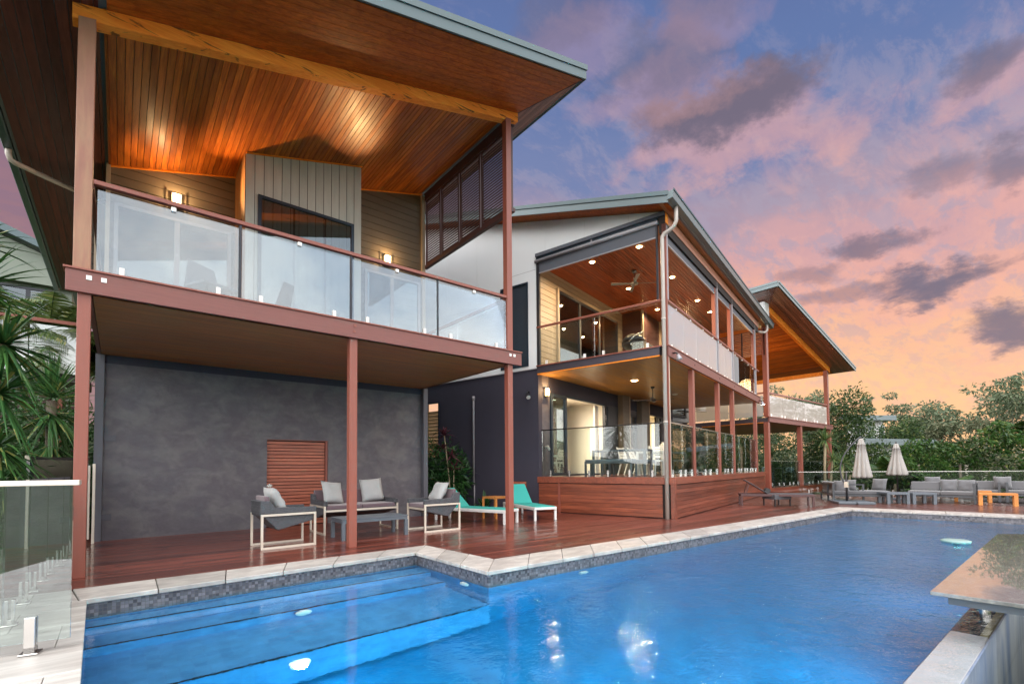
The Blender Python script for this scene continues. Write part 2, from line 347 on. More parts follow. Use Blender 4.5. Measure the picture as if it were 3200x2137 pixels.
# ---------------------------------------------------------------- sky (world)
def make_world():
    w = bpy.data.worlds.new('World'); SC.world = w; w.use_nodes = True; nt = w.node_tree; nt.nodes.clear()
    out = nt.nodes.new('ShaderNodeOutputWorld'); bg = nt.nodes.new('ShaderNodeBackground')
    tc = nt.nodes.new('ShaderNodeTexCoord'); sp = nt.nodes.new('ShaderNodeSeparateXYZ'); nt.links.new(tc.outputs['Generated'], sp.inputs[0])
    x, y, z = (E(nt, sp.outputs[i]) for i in range(3))
    az = y._m('ARCTAN2', x)*57.2958
    el = z._m('ARCSINE')*57.2958
    ramp = nt.nodes.new('ShaderNodeValToRGB'); cr_ = ramp.color_ramp; cr_.interpolation = 'EASE'
    stops = [(0, (.95, .55, .26)), (6, (.97, .56, .28)), (11, (.92, .49, .29)), (16, (.80, .41, .32)), (20, (.62, .35, .36)), (25, (.37, .29, .38)), (29, (.17, .215, .40)), (36, (.115, .175, .375)), (46, (.10, .145, .33)), (90, (.07, .10, .24))]
    while len(cr_.elements) < len(stops): cr_.elements.new(.5)
    for e_, (p, c) in zip(cr_.elements, stops): e_.position = p/90; e_.color = (*c, 1)
    # cloud-plane coordinates, stretched towards the horizon
    den = z._m('MAXIMUM', .02)+.30
    cx, cy = x/den, y/den
    cb = nt.nodes.new('ShaderNodeCombineXYZ'); nt.links.new(cx.k, cb.inputs[0]); nt.links.new(cy.k, cb.inputs[1]); cv = E(nt, cb.outputs[0])
    nz = noise(nt, cv, 2.2, 8, .6, .3)
    el2 = el+(nz-.5)*13-(az._m('MAXIMUM', 0.)*.06)
    nt.links.new((el2/90.).k, ramp.inputs[0]); col = E(nt, ramp.outputs[0])
    # wispy lit clouds, finely broken
    warp = mapping(nt, cv.k, (1, 1.9, 1), (0, 0, R(62)))
    n1 = noise(nt, warp, 7.5, 12, .66, .5); n2 = noise(nt, cv, 1.3, 4, .5)
    wisp = smooth(n1*.62+n2*.38, .475, .60)
    col = mixc(nt, wisp*smooth(el+az*.12, 40, 22)*.42, col, (.80, .43, .38))
    n3 = noise(nt, mapping(nt, cv.k, (1, 2.1, 1), (0, 0, R(68)), (4, 9, 2)), 9, 11, .68, .3)
    col = mixc(nt, smooth(n3, .46, .60)*smooth(el, 55, 8)*smooth(el, 3, 22)*.72, col, (.38, .33, .43))
    n5 = noise(nt, mapping(nt, cv.k, (1, 2.4, 1), (0, 0, R(66)), (14, 3, 2)), 10, 10, .66, .2)
    col = mixc(nt, smooth(n5, .52, .66)*smooth(el, 27, 8)*.42, col, (1.0, .46, .28))
    # individual dark clouds with lit lower edges: (az, el, half-width, half-height)
    nd = noise(nt, cv, 5.0, 12, .64, .2); nd2 = noise(nt, mapping(nt, cv.k, (1, 1, 1), (0, 0, 0), (7, 2, 5)), 6.0, 12, .64)
    for (a0, e0, sa, se, k) in ((24.5, 34.8, 9, 3.0, 1.), (33, 39.5, 7, 2.4, .55), (28, 43, 5, 1.6, .4), (9.6, 16.2, 4.2, 1.9, .95), (13, 20.3, 4.2, 1.2, .8), (4.3, 11.3, 3.0, 1.9, .9), (5.7, 30.9, 3.0, 1.2, .75), (44, 44, 6, 2, .4), (3.8, 23.4, 2.3, 1.8, .7), (8.5, 24.3, 2.6, 1.1, .5), (19, 18.6, 3.6, .8, .5), (16, 16.5, 3, .8, .5), (100, 24, 9, 6, .3)):
        da = (az-a0+(nd-.5)*sa*3.4)/sa; de = (el-e0+(nd2-.5)*se*4.6)/se
        rr = (da*da+de*de)
        dl = (el-e0+se*1.0+(nd2-.5)*se*5)/se
        lit = smooth(dl*dl+(da*.85)*(da*.85), 1.9, .1)
        col = mixc(nt, lit*(k*.42), col, (.90, .43, .33))
        col = mixc(nt, smooth(rr, 1.7, .05)*k, col, (.165, .135, .19))
    # duller mauve sky towards the north-west corner of the site
    col = mixc(nt, smooth(az, 70, 92)*smooth(az, 150, 110)*.85, col, (.24, .135, .19))
    # the rest of the sky: pale overcast
    fx, fy = math.cos(R(46)), math.sin(R(46))
    hl = (x*x+y*y)._m('SQRT')._m('MAXIMUM', .001)
    d = (x*fx+y*fy)/hl
    n4 = noise(nt, cv, 1.4, 7, .6, .3)
    pale = mixc(nt, smooth(n4, .34, .64), (1.25, 1.42, 1.70), (2.75, 2.68, 2.60))
    band = smooth(z, .02, .35); pale = mixc(nt, (band*-1.+1.)*.5, pale, (2.3, 2.05, 1.9))
    west = smooth((x*-.95+y*-.25)/hl, .2, .95)*smooth(el, 70, 20); pale = mixc(nt, west*.9, pale, (4.6, 4.5, 4.4))
    k = smooth(d, .60, .38); hi = smooth(el, 50, 64)
    k = k._m('MAXIMUM', hi)
    col = mixc(nt, k, col, pale)
    col = mixc(nt, smooth(z, .0, -.05), col, (.10, .11, .10))
    # physical twilight sky underneath
    sky = nt.nodes.new('ShaderNodeTexSky'); sky.sky_type = 'NISHITA'; sky.sun_disc = False; sky.sun_elevation = R(14); sky.sun_rotation = R(120)
    sm = nt.nodes.new('ShaderNodeMix'); sm.data_type = 'RGBA'; sm.blend_type = 'ADD'; sm.inputs[0].default_value = .006
    nt.links.new(col.k, sm.inputs[6]); nt.links.new(sky.outputs[0], sm.inputs[7])
    nt.links.new(sm.outputs[2], bg.inputs[0]); bg.inputs[1].default_value = 1.06
    nt.links.new(bg.outputs[0], out.inputs[0])
    w.cycles.sampling_method = 'MANUAL'; w.cycles.sample_map_resolution = 1024
make_world()
sun = bpy.data.lights.new('sun', 'SUN'); sun.energy = 1.3; sun.angle = R(20); sun.color = (1, .93, .86)
so = bpy.data.objects.new('sun', sun); COL.objects.link(so); so.rotation_euler = V((.22, .36, -.90)).to_track_quat('-Z', 'Y').to_euler()
# ---------------------------------------------------------------- terrain
def sstep(a, b, t):
    t = np.clip((t-a)/(b-a), 0, 1); return t*t*(3-2*t)
def hgt(x, y):
    x = np.asarray(x, float); y = np.asarray(y, float)
    h = -.10*np.ones_like(x)
    h = h-2.6*sstep(.9, -5, y)*sstep(19, 14, x)-2.2*sstep(26, 50, x)-1.5*sstep(-1, -12, y)
    h = h-1.3*sstep(-1.2, -3.2, x)*sstep(16, 9, y)
    h = h+3.2*sstep(12.5, 26, y)*sstep(16, 2, x)
    far = np.hypot(x, y); h = h-9*sstep(60, 200, far)
    h = h+26*sstep(260, 520, far)*(.55+.45*np.sin(np.arctan2(y, x)*5+1.2))*sstep(.3, -.5, (x*.63+y*.77)/np.maximum(far, 1))
    return h
def terrain():
    a = np.concatenate([-np.geomspace(2500, 32, 26), np.arange(-30, 62, 1.25), np.geomspace(64, 2500, 26)])
    X, Y = np.meshgrid(a, a, indexing='ij'); Z = hgt(X, Y)
    inside = (X > -.5) & (X < 17) & (Y > .3) & (Y < 7.2); Z = np.where(inside, -2.4, Z)
    n = len(a); vs = np.stack([X, Y, Z], -1).reshape(-1, 3)
    me = bpy.data.meshes.new('ground'); fc = [(i*n+j, (i+1)*n+j, (i+1)*n+j+1, i*n+j+1) for i in range(n-1) for j in range(n-1)]
    me.from_pydata(vs.tolist(), [], fc); me.update()
    for p in me.polygons: p.use_smooth = True
    g = mat('garden_ground', (.05, .055, .025), .9, var=.35, vscale=.8, bump=.5, bscale=4, var2=(.045, .085, .025)); me.materials.append(g)
    o = bpy.data.objects.new('ground', me); COL.objects.link(o); tagit(o, 'dark planted ground sloping around the house and pool', 'ground', kind='structure')
terrain()
# ---------------------------------------------------------------- decking
CI = [(-.27, 6.05), (3.31, 6.25), (3.32, 4.52), (15.33, 4.28), (15.86, .55)]
CO = [(-.35, 6.66), (3.74, 6.72), (3.84, 5.09), (16.03, 4.79), (16.60, .30)]
def linecut(mb, p, q):
    d = V((q[0]-p[0], q[1]-p[1], 0)); n = V((d.y, -d.x, 0)).normalized(); mb.clip((p[0], p[1], 0), n)
mb = MB(); mb.boards((-1.05, 6.0, -.022), (1, 0, 0), (0, 1, 0), 4.80, 6.4, .092, .013, .022, (0, 0, 1), joint=3.2, tilt=.0022)
linecut(mb, CO[0], (CO[1][0]+.6, CO[1][1]+.01))
struct(mb, 'deck', M['deck'], 'polished red brown timber deck under the nearest balcony')
mb = MB(); mb.boards((3.754, 4.4, -.022), (1, 0, 0), (0, 1, 0), 14.2, 7.2, .092, .013, .022, (0, 0, 1), joint=3.6, tilt=.0022)
linecut(mb, CO[2], CO[3])
mb.clip((CO[3][0], CO[3][1], 0), (.99, .02, 0))
struct(mb, 'deck', M['deck'], 'polished red brown timber deck running beside the pool')
mb = MB(); mb.boards((11.5, -4.0, -.022), (math.cos(R(33)), math.sin(R(33)), 0), (-math.sin(R(33)), math.cos(R(33)), 0), 17, 16, .13, .014, .022, (0, 0, 1), joint=4, tilt=.0025)
mb.clip((CO[3][0]+.012, CO[3][1], 0), (-.99, -.02, 0)); mb.clip((16.6, .0, 0), (-1, -.135, 0)); mb.clip((0, -1.6, 0), (0, -1, 0)); mb.clip((23.2, 6.3, 0), (.86, .5, 0)); mb.clip((0, 8.9, 0), (0, 1, 0))
struct(mb, 'deck', M['deck2'], 'weathered timber deck at the far end of the pool')
mb = MB(); mb.box(-1.05, 3.75, 6.72, 12.4, -.10, -.03); mb.box(3.9, 16.0, 5.12, 11.6, -.10, -.03); mb.prism([(16.1, 4.75, -.10), (16.6, -1.6, -.10), (26.0, -1.6, -.10), (23.0, 8.9, -.10), (16.05, 8.9, -.10)], (0, 0, .07))
struct(mb, 'deck_substrate', M['back'])
# ---------------------------------------------------------------- coping and paving
mb = MB()
def stones(mb, a, b, c, d, n, z0=-.042, z1=.006, gap=.004):
    for i in range(n):
        t0 = i/n; t1 = (i+1)/n
        f = lambda p, q, t: V((p[0]+(q[0]-p[0])*t, p[1]+(q[1]-p[1])*t, z0))
        L = (V(b)-V(a)).length if len(a) > 2 else math.hypot(b[0]-a[0], b[1]-a[1]); e = gap/L
        mb.prism([f(a, b, t0+e), f(a, b, t1-e), f(c, d, t1-e), f(c, d, t0+e)], (0, 0, z1-z0+random.uniform(-.0015, .0015)))
stones(mb, CI[0], CI[1], CO[0], CO[1], 6); stones(mb, CI[1], CI[2], CO[1], CO[2], 3)
stones(mb, CI[2], CI[3], CO[2], CO[3], 20); stones(mb, CI[3], CI[4], CO[3], CO[4], 6)
struct(mb, 'pool_coping', M['trav'], 'pale travertine coping stones around the pool', bevel=.006)
mb = MB()
ys = [.30, .90, 1.51, 2.12, 2.73, 3.34, 3.95, 4.56, 5.17, 5.78, 6.05, 6.655]
xe = lambda y: -.10-.0276*(y-.83)+.028
for j in range(len(ys)-1):
    y0, y1 = ys[j]+.002, ys[j+1]-.002; xr = xe((y0+y1)/2); k = 0; x1 = None
    xs = [None, -.62+.3*(j % 2), -1.23+.3*(j % 2), -1.84+.3*(j % 2), -2.4]
    for i in range(4):
        r0 = xe(y0) if i == 0 else xs[i]-.004; r1 = xe(y1) if i == 0 else xs[i]-.004
        if i == 0 and y1 > 6.06: r0, r1 = -.277, -.357
        mb.prism([(xs[i+1], y0, -.042), (r0, y0, -.042), (r1, y1, -.042), (xs[i+1], y1, -.042)], (0, 0, .046))
struct(mb, 'paving', M['trav2'], 'pale veined stone paving at the near corner of the pool', bevel=.003)
mb = MB(); mb.box(-2.4, -.42, .30, 6.65, -1.6, -.05); mb.box(-.42, -.16, .30, .82, -1.6, -.05)
struct(mb, 'paving_base', M['render'])
# ---------------------------------------------------------------- pool
WZ = -.165
PW = [(-.245, 6.075), (3.335, 6.275), (3.345, 4.545), (15.36, 4.305), (15.84, .83), (-.10, .83)]
def mosaic(name, c1, c2, mort, bw=.05, rough=.25, scale=1.):
    mt, nt, b, out = newmat(name); tc = nt.nodes.new('ShaderNodeTexCoord'); g = nt.nodes.new('ShaderNodeNewGeometry')
    # wall tiles: use (x+y, z); floor tiles: (x, y)
    sp = nt.nodes.new('ShaderNodeSeparateXYZ'); nt.links.new(tc.outputs['Object'], sp.inputs[0]); sn = nt.nodes.new('ShaderNodeSeparateXYZ'); nt.links.new(g.outputs['True Normal'], sn.inputs[0])
    up = smooth(E(nt, sn.outputs[2])._m('ABSOLUTE'), .5, .6); x, y, z = (E(nt, sp.outputs[i]) for i in range(3))
    u = x+y*(up*-1.+1.); v = y*up+z*(up*-1.+1.)
    cb = nt.nodes.new('ShaderNodeCombineXYZ'); nt.links.new(u.k, cb.inputs[0]); nt.links.new(v.k, cb.inputs[1])
    br = nt.nodes.new('ShaderNodeTexBrick'); nt.links.new(cb.outputs[0], br.inputs[0]); br.offset = 0
    br.inputs['Scale'].default_value = 1/bw*scale; br.inputs['Brick Width'].default_value = 1; br.inputs['Row Height'].default_value = 1; br.inputs['Mortar Size'].default_value = .06
    br.inputs['Color1'].default_value = (*c1, 1); br.inputs['Color2'].default_value = (*c2, 1); br.inputs['Mortar'].default_value = (*mort, 1); br.inputs['Bias'].default_value = -.1
    n = noise(nt, cb.outputs[0], 3.5, 4, .6); vm = nt.nodes.new('ShaderNodeVectorMath'); vm.operation = 'SCALE'; nt.links.new(br.outputs[0], vm.inputs[0]); nt.links.new((n*.9+.55).k, vm.inputs[3])
    nt.links.new(vm.outputs[0], b.inputs['Base Color']); b.inputs['Roughness'].default_value = rough
    nt.links.new(bumpn(nt, E(nt, br.outputs[1])*-1., .3, .003), b.inputs['Normal']); return mt
M['mos'] = mosaic('dark_glass_mosaic', (.16, .155, .18), (.03, .03, .042), (.09, .085, .085), .034)
M['blue'] = mosaic('blue_pool_tile', (.0008, .165, .38), (.0006, .135, .33), (.0007, .15, .35), .10, .4)
M['blue_l'] = mosaic('light_blue_step_tile', (.05, .27, .55), (.035, .22, .48), (.05, .25, .52), .10, .4)
M['wet'] = mat('wet_grey_stone', (.50, .50, .52), .55, var=.16, vscale=5, bump=.3, bscale=30)
mb = MB()
for i in range(5):
    if i == 4: continue
    a, b = PW[i], PW[i+1]; mb.face([(a[0], a[1], -.27), (a[0], a[1], -.03), (b[0], b[1], -.03), (b[0], b[1], -.27)])
struct(mb, 'pool_tile_band', M['mos'], 'dark mosaic band along the waterline')
a, b = PW[5], PW[0]; mb = MB().face([(a[0], a[1], -.27), (a[0], a[1], -.03), (b[0], b[1], -.03), (b[0], b[1], -.27)]); struct(mb, 'paving_edge', M['trav2'], 'stone edge of the paving above the water')
mb = MB()
for i in range(6):
    a, b = PW[i], PW[(i+1) % 6]; t = -.27 if i != 4 else -.177
    mb.face([(a[0], a[1], -1.5), (a[0], a[1], t), (b[0], b[1], t), (b[0], b[1], -1.5)])
mb.face([(*p, -1.5) for p in PW][::-1])
struct(mb, 'pool_basin', M['blue'], 'deep blue tiled pool basin')
mb = MB(); mb.box(-.235, 3.33, 5.86, 6.2, -1.45, -.36); struct(mb, 'pool_step', M['blue_l'], 'shallowest blue step in the pool bay')
mb = MB(); mb.box(-.232, 3.328, 5.47, 5.857, -1.45, -.62); struct(mb, 'pool_step', M['blue_l'], 'second blue step in the pool bay')
mb = MB(); mb.box(-.22, 3.33, 4.50, 5.467, -1.45, -.86); struct(mb, 'pool_step', M['blue_l'], 'broad blue shelf at the foot of the pool steps')
mb = MB()
for y, z in ((5.855, -.355), (5.465, -.615), (4.495, -.855)): mb.box(-.21, 3.32, y-.006, y+.014, z-.016, z+.005)
struct(mb, 'step_nosing', mat('black_nosing_tile', (.006, .008, .012), .4), 'dark tile lines on the pool step edges')
mb = MB(); mb.box(-.42, 5.34, .60, .828, -2.5, -.178); mb.box(9.7, 15.9, .60, .828, -2.5, -.178); struct(mb, 'infinity_edge', M['wet'], 'wet grey stone infinity edge of the pool', bevel=.004)
mb = MB(); mb.box(5.343, 9.697, .60, .655, -2.5, -.178); struct(mb, 'overflow_lip', mat('mossy_stone_lip', (.22, .19, .10), .6, var=.4, vscale=9), 'mossy outer lip of the overflow slot')
mb = MB(); mb.box(5.343, 9.697, .657, .826, -2.5, -.42); struct(mb, 'overflow_slot', mat('black_slot', (.008, .008, .012), .6), 'black overflow slot below the stone counter')
mb = MB()
for i in range(28):
    for j in range(4): mb.box(-.42+i*.6+.003, -.42+(i+1)*.6-.003, .585, .598, -.18-(j+1)*.5+.004, -.17-j*.5)
struct(mb, 'overflow_wall', mat('mottled_blue_grey_wall_tile', (.36, .39, .43), .5, var=.3, vscale=2.2, stretch=(1.6, 1.6, .7), isl=.16, var2=(.14, .19, .30), coat=.15, bump=.3), 'mottled blue grey tiles on the outer face of the pool edge')
def water():
    mb = MB(); mb.face([(PW[0][0], PW[0][1], WZ), (PW[5][0], .602, WZ), (15.86, .602, WZ), (PW[3][0], PW[3][1], WZ), (PW[2][0], PW[2][1], WZ), (PW[1][0], PW[1][1], WZ)])
    mt, nt, b, out = newmat('pool_water_surface'); nt.nodes.remove(b)
    tc = nt.nodes.new('ShaderNodeTexCoord'); ob = tc.outputs['Object']
    sp = nt.nodes.new('ShaderNodeSeparateXYZ'); nt.links.new(ob, sp.inputs[0]); x = E(nt, sp.outputs[0])
    n1 = noise(nt, mapping(nt, ob, (1, 1.25, 1), (0, 0, R(20))), 9, 3, .5, .4); n2 = noise(nt, ob, 2.2, 2, .5, .3)
    amp = smooth(x, 1.5, 6.5)*1.35+.16
    n7 = noise(nt, mapping(nt, ob, (1, 1.6, 1), (0, 0, R(40))), 26, 2, .5, .2); h = (n1*.6+n2*1.0+n7*.16)*amp
    g = nt.nodes.new('ShaderNodeBsdfGlass'); g.inputs['IOR'].default_value = 1.34; g.inputs['Roughness'].default_value = .012; g.inputs['Color'].default_value = (.96, .99, 1, 1)
    nt.links.new(bumpn(nt, h, .36, .05), g.inputs['Normal']); nt.links.new(g.outputs[0], out.inputs[0])
    struct(mb, 'pool_water', mt, 'clear rippled blue pool water')
water()
def pool_light(x, y, z, label, power, sz=.11, col=(.55, .85, 1)):
    mb = MB(); mb.lathe([(sz*1.25, 0), (sz*1.25, .02), (sz, .03), (sz*.6, .045), (.01, .05)], n=20); mb.xf(Matrix.Rotation(R(90), 4, 'X')); mb.xf(Matrix.Translation((x, y, z)))
    solo(mb, 'pool_light', emis('pool_lamp_%d' % int(x), (.7, 1, 1), power), label, 'pool light', (x, y, z), 'underwater lights in the pool walls')
    l_ = light('pool_glow', 'AREA', (x, y-.06, z), power*14, col, sz*1.5, rot=(0, -1, -.12)); l_.data.shape = 'DISK'
pool_light(1.25, 4.49, -1.08, 'round white lamp below the water under the pool steps', 1.1, .07)
for x in (2.2, 4.6, 7.6, 11.0):  # unseen lamps added on the hidden wall face to brighten the basin
    mb = MB(); mb.lathe([(.13, 0), (.13, .02), (.1, .03), (.01, .05)], n=20); mb.xf(Matrix.Rotation(R(-90), 4, 'X')); mb.xf(Matrix.Translation((x, .832, -.7)))
    solo(mb, 'pool_light', bpy.data.materials['pool_lamp_1'], {2.2: 'added unseen lamp inside the infinity edge, closest to the stone paving', 4.6: 'added unseen lamp inside the infinity edge, just before the stone counter', 7.6: 'added unseen lamp inside the infinity edge, under the stone counter', 11.0: 'added unseen lamp inside the infinity edge, by the pool stool'}[x], 'pool light', (x, .832, -.7), 'underwater lights in the pool walls')
    l_ = light('pool_glow', 'AREA', (x, .90, -.7), {2.2: 165, 4.6: 36, 7.6: 22, 11.0: 12}[x], (.10, .90, 1), .2, rot=(0, 1, -.02)); l_.data.shape = 'DISK'
for (x, y, z, lb) in ((3.31, 4.98, -.36, 'white oval fitting under water at the pool corner'), (4.9, 4.49, -.42, 'white oval fitting under water on the long pool wall'), (1.55, 5.44, -.72, 'tiny white jet on the second pool step riser')):
    mb = MB(); mb.lathe([(.085, 0), (.085, .02), (.06, .035), (.01, .04)], n=20)
    mb.xf(Matrix.Rotation(R(90), 4, 'X') if y != 4.98 else Matrix.Rotation(R(-90), 4, 'Y')); mb.xf(Matrix.Translation((x, y, z)))
    solo(mb, 'pool_fitting', M['whitep'], lb, 'pool fitting', (x, y, z), 'white fittings in the pool walls')
# swim-up counter and stool
ct = thing('stone_counter', 'grey stone counter slab on a steel post over the pool edge', 'counter', (6.0, .7, -.178))
mb = MB(); mb.prism([(4.98, .885, .170), (9.75, .965, .170), (10.6, .10, .170), (5.0, .18, .170)], (0, 0, .03))
mb.build('slab', mat('honed_grey_granite', (.13, .13, .125), .22, var=.5, vscale=34, var2=(.19, .195, .185), coat=1., coat_r=.02), ct, bevel=.003)
mb = MB(); mb.box(5.12, 5.22, .25, .80, .09, .169); mb.box(9.3, 9.4, .3, .86, .09, .169); mb.box(5.22, 9.3, .4, .5, .09, .169); mb.build('bracket', M['slate'], ct)
for x in (6.05, 8.6): MB().tube([(x, .70, -.42), (x, .70, .168)], .04, 16).build('post', M['steel'], ct)
MB().lathe([(.06, -.06), (.06, -.05), (.045, -.045)], (6.05, .70, 0), 16).build('flange', M['steel'], ct)
st = thing('pool_stool', 'round pale pool stool standing in the water behind the counter', 'stool', (11.2, 1.62, -1.5))
MB().lathe([(.02, -.16), (.19, -.15), (.20, -.13), (.20, -.11), (.17, -.10), (.02, -.10)], (11.2, 1.62, 0), 28).build('seat', mat('pale_turquoise_seat', (.25, .38, .36), .3), st)
MB().tube([(11.2, 1.62, -1.499), (11.2, 1.62, -.16)], .04, 12).build('post', M['steel'], st)
def smallbox(parent, name, material, x0, x1, y0, y1, z0, z1, bevel=0.):
    return MB().box(x0, x1, y0, y1, z0, z1).build(name, material, parent, bevel=bevel)
def opening_wall(mb, u0, u1, z0, z1, holes, y0, y1):
    """wall slab in the x-z plane with rectangular holes [(u0,u1,z0,z1)], sorted by u"""
    cur = u0
    for (a, b, c, d) in holes:
        if a > cur: mb.box(cur, a, y0, y1, z0, z1)
        if c > z0: mb.box(a, b, y0, y1, z0, c)
        if d < z1: mb.box(a, b, y0, y1, d, z1)
        cur = b
    if cur < u1: mb.box(cur, u1, y0, y1, z0, z1)
def window(parent, x0, x1, z0, z1, y, mull=(), fw=.055, glass='wglass', frame='frame', name='window', dark=None, depth=.08):
    """framed glazing in the x-z plane facing -y"""
    w = MB(); w.box(x0, x1, y, y+depth, z1-fw, z1); w.box(x0, x1, y, y+depth, z0, z0+fw); w.box(x0, x0+fw, y, y+depth, z0+fw, z1-fw); w.box(x1-fw, x1, y, y+depth, z0+fw, z1-fw)
    for mx in mull: w.box(mx-fw*.7, mx+fw*.7, y+.01, y+depth-.01, z0+fw, z1-fw)
    o = w.build(name, M[frame], parent)
    MB().box(x0+fw, x1-fw, y+depth*.45, y+depth*.45+.008, z0+fw, z1-fw).build('pane', M[glass], o)
    if dark is not None: MB().box(x0+.01, x1-.01, y+depth+.05, y+depth+.07, z0+.01, z1-.01).build('blind', dark, o)
    return o
def clamp(parent, x, y, z, h=.10, w=.05):
    MB().box(x-w/2, x+w/2, y-.022, y+.022, z, z+h).build('glass_clamp', M['steel_l'], parent, bevel=.004)
# =============================================================== nearest balcony wing
S1 = .275; zc = lambda x: 6.75+S1*x
wing = thing('house_wing', 'nearest wing of the house with a cedar lined roof over a glass balcony', 'house wing', (-.34, 7.33, 0))
w1 = wing
for (x0, x1, nm) in ((-.40, -.28, 0), (2.74, 2.86, 0), (5.885, 6.005, 0)):
    smallbox(w1, 'post', M['post'], x0, x1, 7.30, 7.42, 0.0, 3.245, .004)
mb = MB(); mb.prism([(-.445, 7.29, 3.512), (-.445, 7.29, zc(-.445)-.17), (-.29, 7.29, zc(-.29)-.17), (-.29, 7.29, 3.512)], (0, .15, 0)); mb.build('post', mat('worn_red_brown_paint', (.31, .13, .085), .45, var=.25, vscale=3, stretch=(5, 5, .8), var2=(.36, .19, .11)), w1, bevel=.004)
mb = MB(); mb.prism([(5.875, 7.29, 3.512), (5.875, 7.29, zc(5.875)-.17), (6.005, 7.29, zc(6.005)-.17), (6.005, 7.29, 3.512)], (0, .13, 0)); mb.build('post', M['post'], w1, bevel=.004)
b_ = smallbox(w1, 'floor_beam', M['beamred'], -.50, 6.19, 7.245, 7.296, 3.235, 3.484, .003)
smallbox(w1, 'beam_cap', M['post'], -.52, 6.20, 7.225, 7.42, 3.485, 3.508, .003)
smallbox(w1, 'side_beam', M['beamred'], -.33, -.28, 7.42, 11.0, 3.25, 3.484); smallbox(w1, 'side_beam', M['beamred'], 5.95, 6.0, 7.42, 11.0, 3.25, 3.484)
for x in (-.30, -.17, 5.90, 6.0): MB().box(x-.025, x+.025, 7.236, 7.244, 3.385, 3.435).build('bolt_plate', M['steel_l'], b_)
for x, z in ((2.80, 3.42), (2.79, 3.33)): MB().box(x-.02, x+.02, 7.236, 7.244, z-.02, z+.02).build('bolt_plate', M['post'], b_)
mb = MB().boards((-.27, 7.43, 3.262), (1, 0, 0), (0, 1, 0), 6.3, 3.58, .085, .005, .012, (0, 0, -1)); mb.build('balcony_soffit', M['soff_low'], w1)
smallbox(w1, 'floor_slab', M['back'], -.27, 6.0, 7.43, 11.1, 3.275, 3.49)
MB().boards((-.26, 7.44, 3.492), (1, 0, 0), (0, 1, 0), 6.2, 3.6, .1, .006, .012, (0, 0, 1)).build('balcony_floor', M['deck2'], w1)
# rails and glass
r_ = MB().box(-.285, 5.87, 7.30, 7.375, 4.545, 4.598).build('rail', M['post'], w1, bevel=.004)
for (a, b) in ((-.245, 1.215), (1.255, 2.745), (2.79, 4.30), (4.345, 5.865)):
    MB().box(a, b, 7.333, 7.343, 3.515, 4.50).build('glass_panel', M['milky'], w1)
    for t in (.16, .84): clamp(w1, a+(b-a)*t, 7.333, 3.512, .11, .05)
    clamp(w1, a+(b-a)*.5, 7.333, 4.475, .055, .055)
for x in (1.235, 2.767, 4.322): smallbox(w1, 'glass_post', M['framed'], x-.014, x+.014, 7.325, 7.352, 3.51, 4.545)
MB().box(-.33, -.28, 7.45, 11.0, 4.545, 4.598).build('rail', M['post'], w1); MB().box(5.93, 5.99, 7.43, 11.05, 4.545, 4.598).build('rail', M['post'], w1)
MB().box(-.31, -.30, 7.5, 11.0, 3.515, 4.50).build('glass_panel', M['clear'], w1)
MB().box(5.955, 5.965, 7.45, 9.2, 3.515, 4.50).build('glass_panel', M['milky2'], w1); MB().box(5.955, 5.965, 9.23, 11.0, 3.515, 4.50).build('glass_panel', M['milky2'], w1)
for y in (8.3, 10.1): MB().box(5.94, 5.98, y, y+.05, 3.51, 3.62).build('glass_clamp', M['steel_l'], w1)
# upper back walls
def raked(mb, x0, x1, y, z0, th=.02, dz=0.):
    mb.clip((0, 0, 6.75+dz), (-S1, 0, 1)); return mb
mb = MB(); mb.boards((-.22, 11.10, 3.49), (1, 0, 0), (0, 0, 1), 2.0, 3.9, .17, .012, .018, (0, -1, 0)); raked(mb, 0, 0, 0, 0); mb.build('weatherboard_wall', M['taupe'], w1)
mb = MB(); mb.boards((4.03, 11.10, 3.49), (1, 0, 0), (0, 0, 1), 2.05, 5.0, .17, .012, .018, (0, -1, 0)); raked(mb, 0, 0, 0, 0); mb.build('weatherboard_wall', M['taupe'], w1)
mb = MB(); mb.prism([(-.25, 11.101, 3.3), (6.1, 11.101, 3.3), (6.1, 11.101, zc(6.1)), (-.25, 11.101, zc(-.25))], (0, .12, 0)); mb.build('wall', M['back'], w1)
# bay
mb = MB()
for i in range(14):
    x0 = 1.775+i*.1613; x1 = min(x0+.150, 4.03)
    mb.prism([(x0, 10.10, 3.49), (x1, 10.10, 3.49), (x1, 10.10, zc(x1)), (x0, 10.10, zc(x0))], (0, -.016, 0))
mb.build('bay_boards', M['vboard'], w1)
mb = MB(); mb.prism([(1.79, 10.101, 3.49), (4.015, 10.101, 3.49), (4.015, 10.101, zc(4.0)-.005), (1.79, 10.101, zc(1.79)-.005)], (0, 1.0, 0)); mb.build('bay_core', M['back'], w1)
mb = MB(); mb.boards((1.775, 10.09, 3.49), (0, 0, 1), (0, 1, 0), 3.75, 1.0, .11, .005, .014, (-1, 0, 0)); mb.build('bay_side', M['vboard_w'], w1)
smallbox(w1, 'side_slot_window', M['frame'], 1.745, 1.76, 10.35, 10.62, 3.6, 6.05)
smallbox(w1, 'bay_return', M['vboard'], 4.016, 4.03, 10.10, 11.08, 3.49, zc(4.0)-.01)
window(w1, 1.985, 3.855, 3.56, 6.49, 10.045, (), .06, 'wglass', 'frame', 'window', None, .06)
mb = MB()
for i in range(40):
    z = 3.64+i*.072
    for (a, b) in ((2.06, 2.62), (2.67, 3.23), (3.28, 3.80)): mb.vbox((a, 10.085, z), (b-a, 0, 0), (0, .012, .05), (0, .006, -.004))
for x in (2.045, 2.645, 3.255, 3.81): mb.box(x-.02, x+.02, 10.08, 10.10, 3.6, 6.45)
mb.build('shutter', M['green'], w1)
